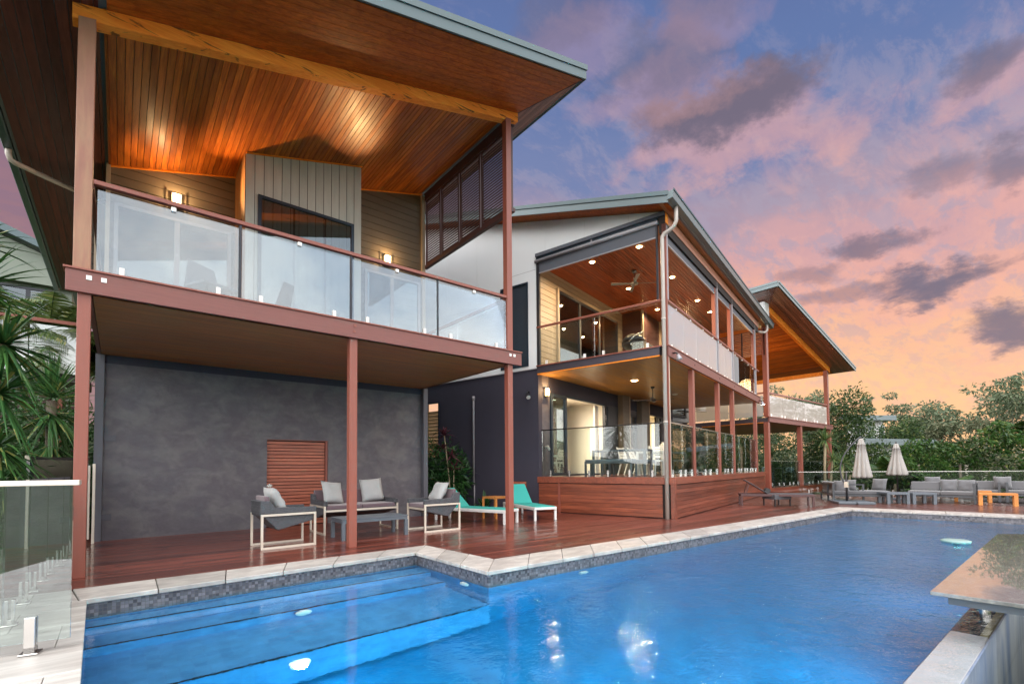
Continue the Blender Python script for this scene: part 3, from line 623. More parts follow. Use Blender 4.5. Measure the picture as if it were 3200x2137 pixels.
MB().prism([(1.77, 10.05, zc(1.77)-.035), (4.04, 10.05, zc(4.04)-.035), (4.04, 10.05, zc(4.04)), (1.77, 10.05, zc(1.77))], (0, .03, 0)).build('cornice', M['orange'], w1)
for (a, b) in ((-.2, 1.76), (4.04, 6.08)): MB().prism([(a, 11.05, zc(a)-.035), (b, 11.05, zc(b)-.035), (b, 11.05, zc(b)), (a, 11.05, zc(a))], (0, .03, 0)).build('cornice', M['orange'], w1)
window(w1, -.14, 1.69, 3.52, 6.02, 11.02, (.79,), .06, 'wglass', 'track', 'sliding_door', M['blind'], .06)
window(w1, 4.50, 5.98, 3.52, 6.02, 11.02, (5.2,), .06, 'wglass', 'track', 'sliding_door', M['blind'], .06)
smallbox(w1, 'corner_trim', M['taupe_l'], 6.03, 6.12, 11.0, 11.09, 3.5, zc(6.05)-.04); smallbox(w1, 'corner_trim', M['taupe_l'], -.26, -.20, 11.0, 11.09, 3.5, zc(-.2)-.01)
# side walls further back
mb = MB(); mb.prism([(-.26, 11.2, 0), (-.26, 17.5, 0), (-.26, 17.5, zc(-.26)), (-.26, 11.2, zc(-.26))], (.1, 0, 0)); mb.build('side_wall', M['taupe_l'], w1)
mb = MB(); mb.prism([(6.0, 11.2, 0), (6.0, 17.5, 0), (6.0, 17.5, zc(6.0)), (6.0, 11.2, zc(6.0))], (.1, 0, 0)); mb.build('side_wall', M['render_d'], w1)
# louvre screens on the right hand side
for k, (ya, yb) in enumerate(((7.44, 8.50), (8.55, 9.36), (9.41, 10.21), (10.26, 11.0))):
    top, bot = 8.16, 6.56
    s = MB(); s.box(6.13, 6.17, ya, ya+.045, bot, top); s.box(6.13, 6.17, yb-.045, yb, bot, top); s.box(6.13, 6.17, ya, yb, bot-.05, bot); s.box(6.13, 6.17, ya, yb, top, top+.05)
    so_ = s.build('louvre_screen', M['lourve'], w1)
    s = MB()
    for i in range(26): s.vbox((6.125, ya+.045, bot+.02+i*.0605), (0, yb-ya-.09, 0), (.034, 0, -.014), (.008, 0, .012))
    s.build('blade', M['lourve'], so_)
smallbox(w1, 'louvre_beam', M['lourve'], 6.10, 6.19, 7.40, 11.05, 6.42, 6.50)
smallbox(w1, 'louvre_head', M['lourve'], 6.10, 6.19, 7.40, 11.05, 8.22, zc(6.10)-.012)
def worn_beam():
    mt = M['orange'].copy(); mt.name = 'weathered_pine_beam'; nt = mt.node_tree; b = nt.nodes['Principled BSDF']
    src = b.inputs['Base Color'].links[0].from_socket; tc = nt.nodes.new('ShaderNodeTexCoord')
    n = noise(nt, mapping(nt, tc.outputs['Object'], (.9, 4, 9), (0, R(15.4), 0)), 1.6, 7, .62, .5)
    c = mixc(nt, smooth(n, .575, .64)*.85, E(nt, src), (.06, .022, .010)); nt.links.new(c.k, b.inputs['Base Color']); return mt
# roof
NS = V((-S1, 0, 1)).normalized()
ra = V((1, 0, S1)).normalized(); L6 = lambda dx: dx*math.sqrt(1+S1*S1)
P0 = lambda x, y, d=0.: V((x, y, zc(x)+d))
mb = MB(); mb.boards(P0(-.20, 7.46), (0, 1, 0), ra, 3.66, L6(6.22), .094, .009, .014, -NS, tilt=.002); mb.build('ceiling', M['ceil_y'], w1)
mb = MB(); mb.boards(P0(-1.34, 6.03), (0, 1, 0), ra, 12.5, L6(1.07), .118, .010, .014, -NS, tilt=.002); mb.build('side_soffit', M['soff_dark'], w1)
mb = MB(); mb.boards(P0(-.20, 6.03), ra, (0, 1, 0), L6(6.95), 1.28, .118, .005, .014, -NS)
mb.clip(P0(6.19, 7.31), V((-(6.05-7.31), 6.73-6.19, 0))*1.)
mb.build('front_soffit', M['ceil_x'], w1)
mb = MB(); mb.boards(P0(6.19, 6.03), (0, 1, 0), ra, 11.4, L6(.53), .066, .005, .014, -NS)
mb.clip(P0(6.19, 7.31), V(((6.05-7.31), -(6.73-6.19), 0))*1.)
mb.build('side_soffit', mat('mauve_brown_soffit', (.26, .12, .095), .5, isl=.25), w1)
MB().bar(P0(6.20, 7.30, -.012), P0(6.72, 6.05, -.012), .02, .012).build('mitre_trim', M['lourve'], w1)
MB().bar(P0(-.215, 7.3, -.02), P0(-.215, 11.1, -.02), .03, .02).build('ceiling_trim', M['ceil_y'], w1)
mb = MB(); mb.prism([P0(-1.38, 6.0, .006), P0(6.78, 6.0, .006), P0(6.78, 18.5, .006), P0(-1.38, 18.5, .006)], NS*.20); mb.build('roof', M['metal_f'], w1)
mb = MB(); mb.prism([P0(-1.40, 5.975, -.015), P0(6.80, 5.975, -.015), P0(6.80, 5.975, .15), P0(-1.40, 5.975, .15)], (0, .024, 0)); mb.build('fascia', M['metal_f'], w1)
mb = MB(); mb.prism([P0(-1.42, 5.955, .155), P0(6.82, 5.955, .155), P0(6.82, 5.955, .255), P0(-1.42, 5.955, .255)], (0, .05, 0)); mb.build('fascia_cap', M['metal_f'], w1)
mb = MB(); mb.prism([P0(6.785, 5.98, -.01), P0(6.785, 18.5, -.01), P0(6.785, 18.5, .22), P0(6.785, 5.98, .22)], (.02, 0, 0)); mb.build('fascia', M['metal_f'], w1)
mb = MB(); mb.box(-1.50, -1.39, 5.96, 18.5, zc(-1.4)-.05, zc(-1.4)+.09); mb.build('gutter', M['teal_g'], w1, bevel=.01)
mb = MB(); mb.prism([P0(-.50, 7.30, -.20), P0(6.20, 7.30, -.20), P0(6.20, 7.30, -.016), P0(-.50, 7.30, -.016)], (0, .16, 0)); mb.build('roof_beam', worn_beam(), w1, bevel=.004)
mb = MB(); mb.tube([(-1.44, 10.8, 6.36), (-1.44, 10.8, 6.24), (-1.42, 10.82, 6.17), (-1.36, 10.86, 6.15), (-1.0, 11.4, 6.28), (-.30, 12.2, 6.45)], .04, 12); mb.build('downpipe', M['pipe'], w1)
# ground floor
mb = MB(); opening_wall(mb, -.22, 6.05, 0, 3.25, [(2.385, 3.64, -.01, 1.845)], 11.0, 11.2); mb.build('rendered_wall', M['render'], w1)
smallbox(w1, 'pilaster', M['pil'], -.345, -.225, 10.93, 11.15, 0, 3.24); smallbox(w1, 'pilaster', M['pil'], 5.97, 6.09, 10.84, 11.0, 0, 3.24)
h_ = smallbox(w1, 'hatch_door', M['back'], 2.385, 3.64, 11.10, 11.12, 0, 1.845)
mb = MB(); mb.boards((2.395, 11.075, .02), (1, 0, 0), (0, 0, 1), 1.185, 1.81, .072, .014, .02, (0, -1, 0)); mb.build('slats', M['slat'], h_)
mb = MB(); mb.box(3.59, 3.635, 11.02, 11.07, 0, 1.84); mb.box(2.385, 3.64, 11.01, 11.07, 1.83, 1.845); mb.build('door_frame', M['post'], h_)
mb = MB(); mb.box(2.35, 2.50, 11.035, 11.05, .86, .885); mb.box(2.41, 2.48, 11.03, 11.05, .84, .90); mb.build('latch', M['steel'], h_)
for (x, z, s) in ((-.135, 1.78, .085), (-.18, .40, .085), (5.93, 1.68, .06)):
    MB().box(x-s, x+s, 10.985, 11.0, z-.055, z+.055).build('wall_plate', M['pil'], w1, bevel=.004)
MB().box(-.35, 6.08, 10.99, 11.0, 3.10, 3.24).build('wall_head', M['render_d'], w1)
def wall_lamp(x, y, z, label, frame=I0, w=.17, h=.27, power=38, gm=None):
    t = thing('wall_lamp', label, 'wall lamp', (x, y, z), 0, 'warm square lamps on the house walls', frame)
    mb = MB(); mb.box(x-w/2, x+w/2, y-.02, y, z-h/2, z+h/2); mb.box(x-w/2, x+w/2, y-.11, y-.02, z-h/2, z-h/2+.012); mb.box(x-w/2, x-w/2+.012, y-.115, y-.105, z-h/2, z+h/2); mb.box(x+w/2-.012, x+w/2, y-.115, y-.105, z-h/2, z+h/2)
    mb.build('lamp_frame', M['framed'], t); MB().box(x-w/2+.014, x+w/2-.014, y-.104, y-.022, z-h/2+.016, z+h/2-.012).build('lamp_glass', M['lampw'], t, bevel=.01)
    light('lamp_light', 'POINT', (x, y-.20, z+.05), power, (1, .62, .28), .012, frame=frame)
wall_lamp(.77, 11.08, 6.36, 'glowing wall lamp left of the grey bay on the nearest balcony', power=20)
wall_lamp(5.07, 11.08, 6.36, 'glowing wall lamp right of the grey bay on the nearest balcony', power=20)
light('lamp_uplight', 'SPOT', (.60, 10.55, 6.0), 40, (1, .60, .25), .03, rot=(-.05, -.25, 1), spot=84)
light('lamp_uplight', 'SPOT', (5.07, 10.85, 6.45), 290, (1, .60, .25), .03, rot=(-1.75, -2.25, 1.25), spot=36, blend=1.)
light('lamp_uplight', 'SPOT', (.9, 10.9, 6.4), 420, (1, .60, .25), .03, rot=(1.6, -2.2, .6), spot=70, blend=1.)
def pod_chair(x, y, z, rz, label):
    t = thing('balcony_chair', label, 'chair', (x, y, z), rz, 'grey chairs on the nearest balcony', local=True)
    mb = MB(); mb.prism([(-.28, -.25, .38), (.28, -.25, .38), (.28, .27, .40), (-.28, .27, .40)], (0, 0, .05))
    mb.prism([(-.28, .24, .40), (.28, .24, .40), (.22, .36, .84), (-.16, .38, .90)], (0, .03, .01)); mb.build('shell', M['pil'], t, bevel=.02)
    for (a, b) in ((-.22, -.2), (.22, -.2), (-.22, .24), (.22, .24)): MB().tube([(a*.8, b*.8, .39), (a, b, 0)], .012, 6).build('leg', M['steel'], t)
pod_chair(1.05, 8.3, 3.49, .4, 'grey shell chair behind the left balcony glass'); pod_chair(1.9, 8.9, 3.49, -2.2, 'grey shell chair with curved back behind the second balcony glass')
# =============================================================== middle wing (own axes)
fr = W2
w2 = thing('house_wing', 'middle wing of the house with downlit upper terrace and dark lower walls', 'house wing', (0, 0, 0), frame=fr)
S2 = .257
# long side wall facing the first wing: u=0
sb = lambda n, m_, *a, **k: smallbox(w2, n, M[m_], *a, **k)
zr = lambda v: 7.20+S2*(v-.15)
def side_wall():
    # upper sheet wall in panels with joints
    js = [0.15, 1.008, 2.232, 3.46, 4.72, 5.98, 7.24, 8.5, 9.76, 11.0]
    for a, b in zip(js, js[1:]):
        mb = MB(); z0 = 7.175 if b < 3.6 else 3.965
        if a < 3.6 < b:
            mb.prism([(0, 3.775, 3.965), (0, b-.006, 3.965), (0, b-.006, zr(b)), (0, a, zr(a)), (0, a, 7.175), (0, 3.775, 7.175)], (.06, 0, 0))
        else: mb.prism([(0, a, z0), (0, b-.006, z0), (0, b-.006, zr(b)), (0, a, zr(a))], (.06, 0, 0))
        mb.build('wall_panel', M['white'], w2)
    mb = MB(); mb.box(.03, .20, 3.79, 11, 3.965, 6.9); mb.build('wall', M['back'], w2)
    mb = MB(); mb.box(.02, .2, 3.75, 7.65, 0, 3.95); mb.box(.02, .2, 7.65, 8.35, 0, 1.55); mb.box(.02, .2, 7.65, 8.35, 3.39, 3.95); mb.box(.02, .2, 8.35, 11, 0, 3.95)
    mb.build('rendered_wall', M['render_d'], w2)
    MB().box(-.012, .018, 3.75, 11, 3.948, 3.968).build('flashing', M['track'], w2)
    for zz, a, b in ((5.55, 4.73, 5.98), (6.1, 5.99, 7.24), (6.75, 3.78, 4.71)): MB().box(-.003, -.0005, a, b, zz, zz+.008).build('joint', M['track'], w2)
side_wall()
mb = MB(); mb.box(-.03, .02, 4.05, 4.09, 4.06, 6.46); mb.box(-.03, .02, 5.0, 5.04, 4.06, 6.46); mb.box(-.03, .02, 4.09, 5.0, 6.42, 6.46); mb.box(-.03, .02, 4.09, 5.0, 4.06, 4.10)
o = mb.build('window', M['frame'], w2)
mb = MB()
for i in range(38): mb.vbox((-.004, 4.09, 4.11+i*.061), (0, .91, 0), (.02, 0, .045), (.004, 0, -.003))
mb.box(-.002, .0, 4.09, 5.0, 4.1, 6.42); mb.build('shutter', M['navy'], o)
mb = MB(); mb.box(.0, .06, 7.65, 7.70, 1.55, 3.39); mb.box(.0, .06, 8.30, 8.35, 1.55, 3.39); mb.box(.0, .06, 7.7, 8.3, 3.34, 3.39); mb.box(.0, .06, 7.7, 8.3, 1.55, 1.59)
o = mb.build('window', M['frame'], w2)
mb = MB()
for i in range(13): mb.box(.03, .045, 7.70, 8.30, 1.60+i*.115, 1.708+i*.115)
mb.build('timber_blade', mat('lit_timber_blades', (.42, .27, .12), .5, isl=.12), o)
mb = MB(); mb.tube([(-.05, 6.10, .70), (-.05, 6.10, 3.30), (-.05, 6.10, 3.37)], .035, 10); mb.tube([(-.05, 6.10, 3.28), (-.05, 6.10, 3.40)], .048, 10); mb.tube([(-.03, 6.10, .0), (-.03, 6.10, .69)], .022, 8); mb.build('downpipe', M['track'], w2)
mb = MB(); mb.box(-.01, .018, 6.25, 7.6, .68, .71); mb.build('ledge', M['framed'], w2)
o = MB().box(.005, .018, 4.16, 4.86, .02, .83).build('hatch_door', M['lourve'], w2); MB().boards((.003, 4.18, .03), (0, 1, 0), (0, 0, 1), .62, .79, .072, .014, .014, (-1, 0, 0)).build('slats', M['slat'], o)
fl = thing('floodlight', 'black floodlight fixed to the dark wall beside the raised terrace', 'floodlight', (0, 4.06, 3.25), frame=fr)
MB().tube([(.018, 4.06, 3.33), (-.05, 4.06, 3.33), (-.10, 4.03, 3.27)], .022, 8).build('bracket', M['black'], fl)
mb = MB(); mb.tube([(-.09, 4.05, 3.29), (-.14, 3.99, 3.20), (-.17, 3.955, 3.15)], [.03, .05, .07], 12); mb.build('lamp_head', M['black'], fl)
MB().tube([(-.171, 3.953, 3.149), (-.173, 3.951, 3.146)], .062, 12).build('lens', M['whitep'], fl)
# roof of the middle wing
NV = V((0, -S2, 1)).normalized(); rv = V((0, 1, S2)).normalized(); PR = lambda u, v, d=0.: V((u, v, 7.20+S2*(v-.15)+d))
mb = MB(); mb.boards(PR(-.45, -.10), rv, (1, 0, 0), 9.5, .50, .085, .005, .012, -NV); mb.build('rake_soffit', M['ceil_x'], w2)
mb = MB(); mb.prism([PR(-.46, -.12, .004), PR(12.2, -.12, .004), PR(12.2, 9.5, .004), PR(-.46, 9.5, .004)], NV*.14); mb.build('roof', M['metal_g'], w2)
mb = MB(); mb.prism([PR(-.485, -.14, -.03), PR(-.485, 9.5, -.03), PR(-.485, 9.5, .13), PR(-.485, -.14, .13)], (.022, 0, 0)); mb.build('fascia', M['metal_g'], w2)
mb = MB(); mb.prism([PR(-.51, -.15, .135), PR(-.51, 9.5, .135), PR(-.51, 9.5, .235), PR(-.51, -.15, .235)], (.05, 0, 0)); mb.build('fascia_cap', M['metal_f'], w2)
mb = MB(); mb.prism([(-.50, -.25, 7.17), (-.50, -.12, 7.15), (-.50, -.12, 7.33), (-.50, -.27, 7.35), (-.50, -.27, 7.31)], (12.9, 0, 0)); mb.build('gutter', M['metal_g'], w2, bevel=.006)
sb('gutter_lip', 'teal_g', -.50, 12.4, -.285, -.27, 7.325, 7.37)
mb = MB(); mb.boards((-.44, -.11, 7.16), (1, 0, 0), (0, 1, 0), 12.3, .21, .068, .004, .010, (0, 0, -1)); mb.build('eave_soffit', M['soff_low'], w2)
mb = MB(); mb.boards((.0, .098, 6.90), (1, 0, 0), (0, 0, 1), 10.9, .24, .12, .005, .016, (0, -1, 0)); mb.build('timber_fascia', mat('orange_brown_fascia', (.48, .20, .12), .45, isl=.1), w2)
sb('header', 'back', .0, 10.9, .10, .25, 6.70, 7.14); sb('corner_board', 'orange', -.02, .14, .08, .095, 6.9, 7.14)
mb = MB(); mb.box(-.06, .0, .10, 3.76, 7.08, 7.17); mb.build('rake_trim', M['blind'], w2)
mb = MB(); mb.box(-.02, .04, .29, 3.76, 6.93, 7.08); mb.build('head_panel', M['navy'], w2)
sb('head_mullion', 'track', -.03, .045, 2.0, 2.04, 6.93, 7.08)
MB().tube([(-.03, .27, 6.955), (-.03, 3.78, 6.955)], .05, 12).build('blind_roller', M['track'], w2)
sb('blind', 'blind', -.005, .005, .33, 3.66, 6.63, 6.93); sb('blind_bar', 'track', -.015, .015, .31, 3.68, 6.60, 6.63)
sb('side_frame', 'framed', -.02, .05, 3.66, 3.745, 3.99, 6.93); sb('side_frame', 'framed', -.02, .03, .29, .33, 5.1, 6.93)
# upper ceiling
mb = MB(); mb.boards((.05, .25, 6.905), (1, 0, 0), (0, 1, 0), 10.7, 3.5, .094, .009, .012, (0, 0, -1), tilt=.002); mb.build('ceiling', wood('red_cedar_ceiling', (.34, .078, .020), (.18, .036, .010), 'x', .36, .25, coat=.12, spec=.25), w2)
sb('ceiling_base', 'back', .05, 10.75, .25, 3.75, 6.918, 6.95)
# upper front frames and blinds
for (a, b) in ((.16, 4.48), (4.62, 6.40), (6.53, 10.2)):
    mb = MB(); mb.box(a, b, .155, .165, 6.52, 6.84); mb.build('blind', M['blind'], w2); sb('blind_bar', 'track', a, b, .145, .175, 6.49, 6.52)
    sb('blind_box', 'track', a, b, .12, .20, 6.84, 6.90)
for u in (4.55, 6.46, 10.27):
    sb('upper_post', 'track', u-.05, u+.05, .10, .20, 4.06, 6.9); sb('upper_post', 'post', u-.17, u-.055, .14, .24, 3.95, 6.9)
sb('corner_post', 'track', .06, .15, .10, .19, 5.1, 6.9); sb('corner_post', 'post', .0, .058, .10, .19, .95, 6.9); sb('corner_post', 'alum', .06, .13, .11, .18, .95, 3.78)
# floor of upper terrace
sb('floor_beam', 'dbeam', -.02, .06, .29, 3.76, 3.82, 4.00); sb('beam_cap', 'post', -.05, .10, .20, 3.77, 4.00, 4.03)
sb('gold_trim', 'orange', -.015, .03, .29, 3.76, 3.785, 3.815)
o = sb('floor_beam', 'beamred', .0, 10.95, .08, .14, 3.77, 4.00); sb('beam_cap', 'post', -.02, 11.0, .06, .24, 4.00, 4.028)
for u in (.25, 2.0, 4.5, 6.4, 8.3): MB().box(u-.02, u+.02, .072, .079, 3.86, 3.90).build('bolt_plate', M['lourve'], o)
sb('floor_slab', 'back', .06, 10.9, .2, 3.75, 3.82, 3.99)
mb = MB(); mb.boards((.06, .15, 3.812), (1, 0, 0), (0, 1, 0), 10.84, 3.6, .085, .005, .012, (0, 0, -1)); mb.build('lower_ceiling', M['gold'], w2)
sb('soffit_trim', 'orange', .05, 10.9, .14, .17, 3.765, 3.79)
# rails and glass, upper
sb('rail', 'post', -.03, .03, .24, 3.76, 5.075, 5.125, bevel=.004); sb('rail', 'post', .0, 10.9, .10, .17, 5.075, 5.125, bevel=.004)
for (a, b) in ((.33, 1.98), (2.02, 3.70)):
    MB().box(-.005, .005, a, b, 4.04, 5.03).build('glass_panel', M['clear'], w2)
    for t in (.15, .85): v = a+(b-a)*t; MB().box(-.02, .02, v-.03, v+.03, 4.03, 4.14).build('glass_clamp', M['steel_l'], w2)
us = [.16, 1.30, 2.43, 3.56, 4.49, 5.45, 6.38, 7.35, 8.45, 9.4, 10.2]
for i, (a, b) in enumerate(zip(us, us[1:])):
    MB().box(a+.008, b-.008, .128, .138, 4.04, 5.03).build('glass_panel', M['milky2' if i < 7 else 'clear'], w2)
    for t in (.16, .84): u = a+(b-a)*t; MB().tube([(u, .108, 4.07), (u, .155, 4.07)], .03, 8).build('glass_clamp', M['steel_l'], w2)
    sb('glass_clamp', 'steel_l', (a+b)/2-.02, (a+b)/2+.02, .115, .15, 5.02, 5.07)
sb('terrace_tiles', 'trav2', .08, 10.85, .25, 3.70, 3.992, 4.0)
# upper back wall
hs = [(1.06, 5.16, 3.98, 6.48)]
mb = MB()
for i in range(18):
    z0 = 3.99+i*.165; z1 = min(z0+.151, 6.90)
    if z0 > 6.9: continue
    segs = [(.02, 1.0), (5.2, 5.62)] if z1 < 6.5 else [(.02, 5.62)]
    for a, b in segs: mb.box(a, b, 3.735, 3.752, z0, z1)
mb.build('weatherboard_wall', M['taupe_l'], w2)
mb = MB(); opening_wall(mb, .02, 11.0, 3.99, 6.9, hs, 3.753, 3.85); mb.build('wall', M['back'], w2)
window(w2, 1.06, 5.16, 3.99, 6.48, 3.70, (2.39, 3.73), .07, 'wglass', 'framed', 'sliding_door', M['back'], .07)
sb('door_trim', 'taupe_l', .97, 1.055, 3.66, 3.75, 3.99, 6.5)
sb('inner_curtain', 'whitep', 1.35, 2.0, 3.82, 3.83, 3.99, 4.75)
mb = MB(); mb.box(5.62, 5.72, 3.0, 3.75, 3.99, 6.9); mb.box(5.72, 7.4, 3.0, 3.1, 3.99, 6.9); mb.build('store_wall', M['lourve'], w2)
sb('corner_trim', 'taupe_l', 5.60, 5.70, 2.93, 3.0, 3.99, 6.9); sb('corner_trim', 'taupe_l', 7.4, 7.5, 2.93, 3.1, 3.99, 6.9)
mb = MB(); mb.boards((7.5, 3.60, 3.99), (1, 0, 0), (0, 0, 1), 3.4, 2.9, .165, .006, .016, (0, -1, 0)); mb.build('weatherboard_wall', M['taupe_l'], w2)
# lower raised terrace
sb('terrace_floor', 'deck2', -.0, 10.95, .02, 3.75, .90, .955)
mb = MB(); mb.boards((.03, .012, .02), (1, 0, 0), (0, 0, 1), 10.9, .76, .094, .005, .016, (0, -1, 0)); mb.boards((-.004, .0, .02), (0, 1, 0), (0, 0, 1), .001, .001, .5, .1); mb.build('timber_screen', M['merb'], w2)
mb = MB(); mb.boards((.018, .29, .02), (0, 1, 0), (0, 0, 1), 3.46, .76, .094, .005, .016, (-1, 0, 0)); mb.build('timber_screen', wood('merbau_side', (.27, .068, .03), (.14, .034, .018), 'y', .38, .28, coat=.25), w2)
sb('screen_core', 'back', .035, 10.95, .03, 3.74, 0, .78)
sb('screen_cap', 'merb', -.03, 10.98, -.03, .05, .79, .955, bevel=.004); sb('screen_cap', 'merb', -.03, .05, .052, 3.78, .79, .955, bevel=.004)
sb('screen_corner', 'merb', -.012, .10, -.018, .0, 0, .79); sb('screen_corner', 'merb', -.02, -.002, .0, .09, 0, .79); sb('screen_stile', 'post', -.02, .0, 3.06, 3.12, .0, .79)
for u in (2.05, 4.62, 6.50, 10.30): sb('post', 'post', u-.10, u+.06, .13, .25, .955, 3.78, bevel=.004)
us = [.16, 1.14, 2.0, 3.35, 4.5, 5.45, 6.36, 7.3, 8.3, 9.25, 10.2]
for i, (a, b) in enumerate(zip(us, us[1:])):
    MB().box(a+.01, b-.01, .155, .165, 1.02, 2.22).build('glass_panel', glassm('pane_lower', .03, tint=(.93, .96, .94), f_scale=.45) if i == 0 else bpy.data.materials['pane_lower'], w2)
    for t in (.2, .8): u = a+(b-a)*t; MB().box(u-.025, u+.025, .13, .19, .955, 1.12).build('glass_clamp', M['steel'], w2, bevel=.004)
sb('rail', 'steel', .14, 10.25, .145, .175, 2.22, 2.25)
for (a, b) in ((.32, 1.98), (2.01, 3.72)):
    MB().box(.145, .155, a, b, 1.02, 2.22).build('glass_panel', M['clear'], w2)
    for t in (.15, .5, .85): v = a+(b-a)*t; MB().box(.12, .18, v-.025, v+.025, .955, 1.12).build('glass_clamp', M['steel'], w2, bevel=.004)
sb('rail', 'railb', .135, .165, .25, 3.74, 2.225, 2.255)
# lower back wall with openings and rooms behind
mb = MB(); opening_wall(mb, .2, 11, .95, 3.81, [(.60, 4.25, .9, 3.34), (5.85, 6.75, .9, 3.2), (7.72, 9.4, .9, 3.34)], 3.75, 3.85); mb.build('rendered_wall', M['render'], w2)
sb('header', 'render_d', .55, 11, 3.735, 3.75, 3.36, 3.80)
window(w2, .60, 1.48, .96, 3.34, 3.70, (), .09, 'wglass', 'frame', 'door_panel', None, .09)
window(w2, 3.95, 4.27, .96, 3.34, 3.68, (), .05, 'wglass', 'framed', 'door_panel', None, .09); sb('door_jamb', 'framed', 4.28, 5.05, 3.70, 3.75, .96, 3.35)
sb('door_head', 'frame', 1.48, 3.95, 3.70, 3.78, 3.30, 3.36); sb('door_sill', 'frame', 1.48, 3.95, 3.70, 3.85, .955, 1.0)
for (a, b) in ((5.12, 5.74), (6.85, 7.64)):
    mb = MB(); mb.boards((a, 3.55, .955), (1, 0, 0), (0, 0, 1), b-a-.06, 2.85, .165, .006, .016, (0, -1, 0)); mb.box(a, b-.06, 3.555, 3.75, .955, 3.80); mb.build('clad_column', M['taupe'], w2); sb('column_trim', 'taupe_l', b-.06, b, 3.52, 3.75, .955, 3.8)
window(w2, 5.85, 6.75, .96, 3.2, 3.70, (), .09, 'wglass', 'framed', 'door', M['back'], .07)
window(w2, 8.95, 9.42, .96, 3.34, 3.70, (), .06, 'wglass', 'framed', 'door_panel', M['back'], .07)
# room behind the open door
rm = MB(); rm.box(.62, 4.4, 6.0, 6.05, .95, 3.6); rm.box(.55, .62, 3.86, 6.05, .95, 3.6); rm.box(3.30, 3.36, 4.9, 6.0, .95, 3.6); rm.box(.62, 4.4, 3.86, 6.0, 3.45, 3.5); rm.box(4.38, 4.44, 3.86, 6.05, .95, 3.6)
rm.build('room_wall', mat('warm_white_room_wall', (.74, .70, .62), .6, var=.02), w2)
sb('room_floor', 'taupe_l', .5, 11, 3.86, 6.0, .93, .95)
o = sb('inner_door', 'whitep', 2.25, 3.05, 5.955, 5.995, .96, 3.05); MB().box(2.19, 2.24, 5.965, 5.998, .95, 3.11).build('door_frame', M['whitep'], o); MB().box(3.06, 3.11, 5.965, 5.998, .95, 3.11).build('door_frame', M['whitep'], o); MB().box(2.24, 3.06, 5.965, 5.998, 3.06, 3.11).build('door_frame', M['whitep'], o); MB().box(2.32, 2.46, 5.90, 5.95, 1.95, 1.98).build('handle', M['steel'], o)
mb = MB()
for i in range(9): mb.box(3.68+.03*i, 3.70+.03*i, 3.92+.02*(i % 2), 3.97+.02*(i % 2), .98, 3.3)
mb.build('curtain', M['whitep'], w2)
rm = MB(); rm.box(7.5, 10.6, 6.0, 6.05, .95, 3.6); rm.box(7.45, 7.5, 3.86, 6.05, .95, 3.6); rm.box(10.6, 10.65, 3.86, 6.05, .95, 3.6); rm.box(7.5, 10.6, 3.86, 6.0, 3.45, 3.5)
rm.build('room_wall', bpy.data.materials['warm_white_room_wall'], w2)
kb = MB()
for i in range(4): kb.box(8.0+i*.45, 8.44+i*.45, 5.5, 5.99, 2.15, 3.3)
kb.box(8.0, 9.8, 5.4, 5.99, .95, 1.75); o = kb.build('kitchen_cupboard', mat('cream_cupboard', (.78, .66, .42), .4, var=.02), w2)
kb = MB()
for i in range(4): kb.tube([(8.38+(i % 2)*.12+(i//2)*.9, 5.48, 2.25), (8.38+(i % 2)*.12+(i//2)*.9, 5.48, 2.42)], .01, 6)
kb.build('handle', M['framed'], o)
light('room_lamp', 'AREA', (2.0, 5.0, 3.4), 230, (1, .86, .66), .8, rot=(0, 0, -1), frame=fr)
light('room_lamp', 'AREA', (8.9, 4.7, 3.4), 150, (1, .80, .5), .8, rot=(0, 0, -1), frame=fr)
# corner downpipe
mb = MB(); mb.tube([(-.065, .16, 0), (-.065, .16, 6.46), (-.065, .155, 6.56), (-.06, .10, 6.63), (-.05, -.02, 6.68), (-.05, -.12, 6.74), (-.05, -.17, 6.85), (-.05, -.17, 7.18)], .046, 14)
for z in (2.2, 4.6): mb.tube([(-.065, .16, z), (-.065, .16, z+.05)], .053, 14)
mb.build('downpipe', M['pipe'], w2)
MB().tube([(11.5, -.14, 7.2), (11.5, -.14, 6.9), (11.4, -.05, 6.8), (10.9, .1, 6.75)], .045, 10).build('downpipe', M['pipe'], w2)
wall_lamp(.36, 3.74, 3.33, 'glowing lamp on the grey wall under the middle terrace', fr, .13, .24, 24)
MB_ = MB().tube([(.33, 3.74, 1.78), (.33, 3.66, 1.80), (.33, 3.60, 1.70)], .035, 10); solo(MB_, 'wall_tap', M['whitep'], 'small white fitting low on the grey wall beside the open door', 'wall fitting', (.33, 3.74, 1.7), frame=fr)
def downlight(u, v, z, label, power=18, r=.062):
    t = thing('downlight', label, 'downlight', (u, v, z), frame=fr, group='round ceiling downlights')
    MB().lathe([(r*1.5, 0), (r*1.5, -.008), (r, -.008)], (u, v, z), 20).build('halo_ring', M['downr'], t)  # glowing ring added around the lens to imitate its halo
    MB().lathe([(r, -.009), (r*.9, -.014), (.01, -.016)], (u, v, z), 16).build('lens', M['down'], t)
    light('down_glow', 'SPOT', (u, v, z-.04), power*9, (1, .66, .34), .02, rot=(0, 0, -1), spot=165, frame=fr, blend=.4)
cz = 6.892
downlight(.834, 2.45, cz, 'upper terrace downlight nearest the grey wall, left of the ceiling fan'); downlight(.76, 1.05, cz, 'upper terrace downlight highest in the picture, just under the blind')
downlight(3.34, 2.47, cz, 'upper terrace downlight directly below the ceiling fan blades'); downlight(3.29, 1.06, cz, 'upper terrace downlight just right of the tall corner downpipe')
downlight(5.85, 1.07, cz, 'second downlight right of the corner downpipe on the upper terrace'); downlight(7.43, 1.08, cz, 'third downlight right of the corner downpipe on the upper terrace')
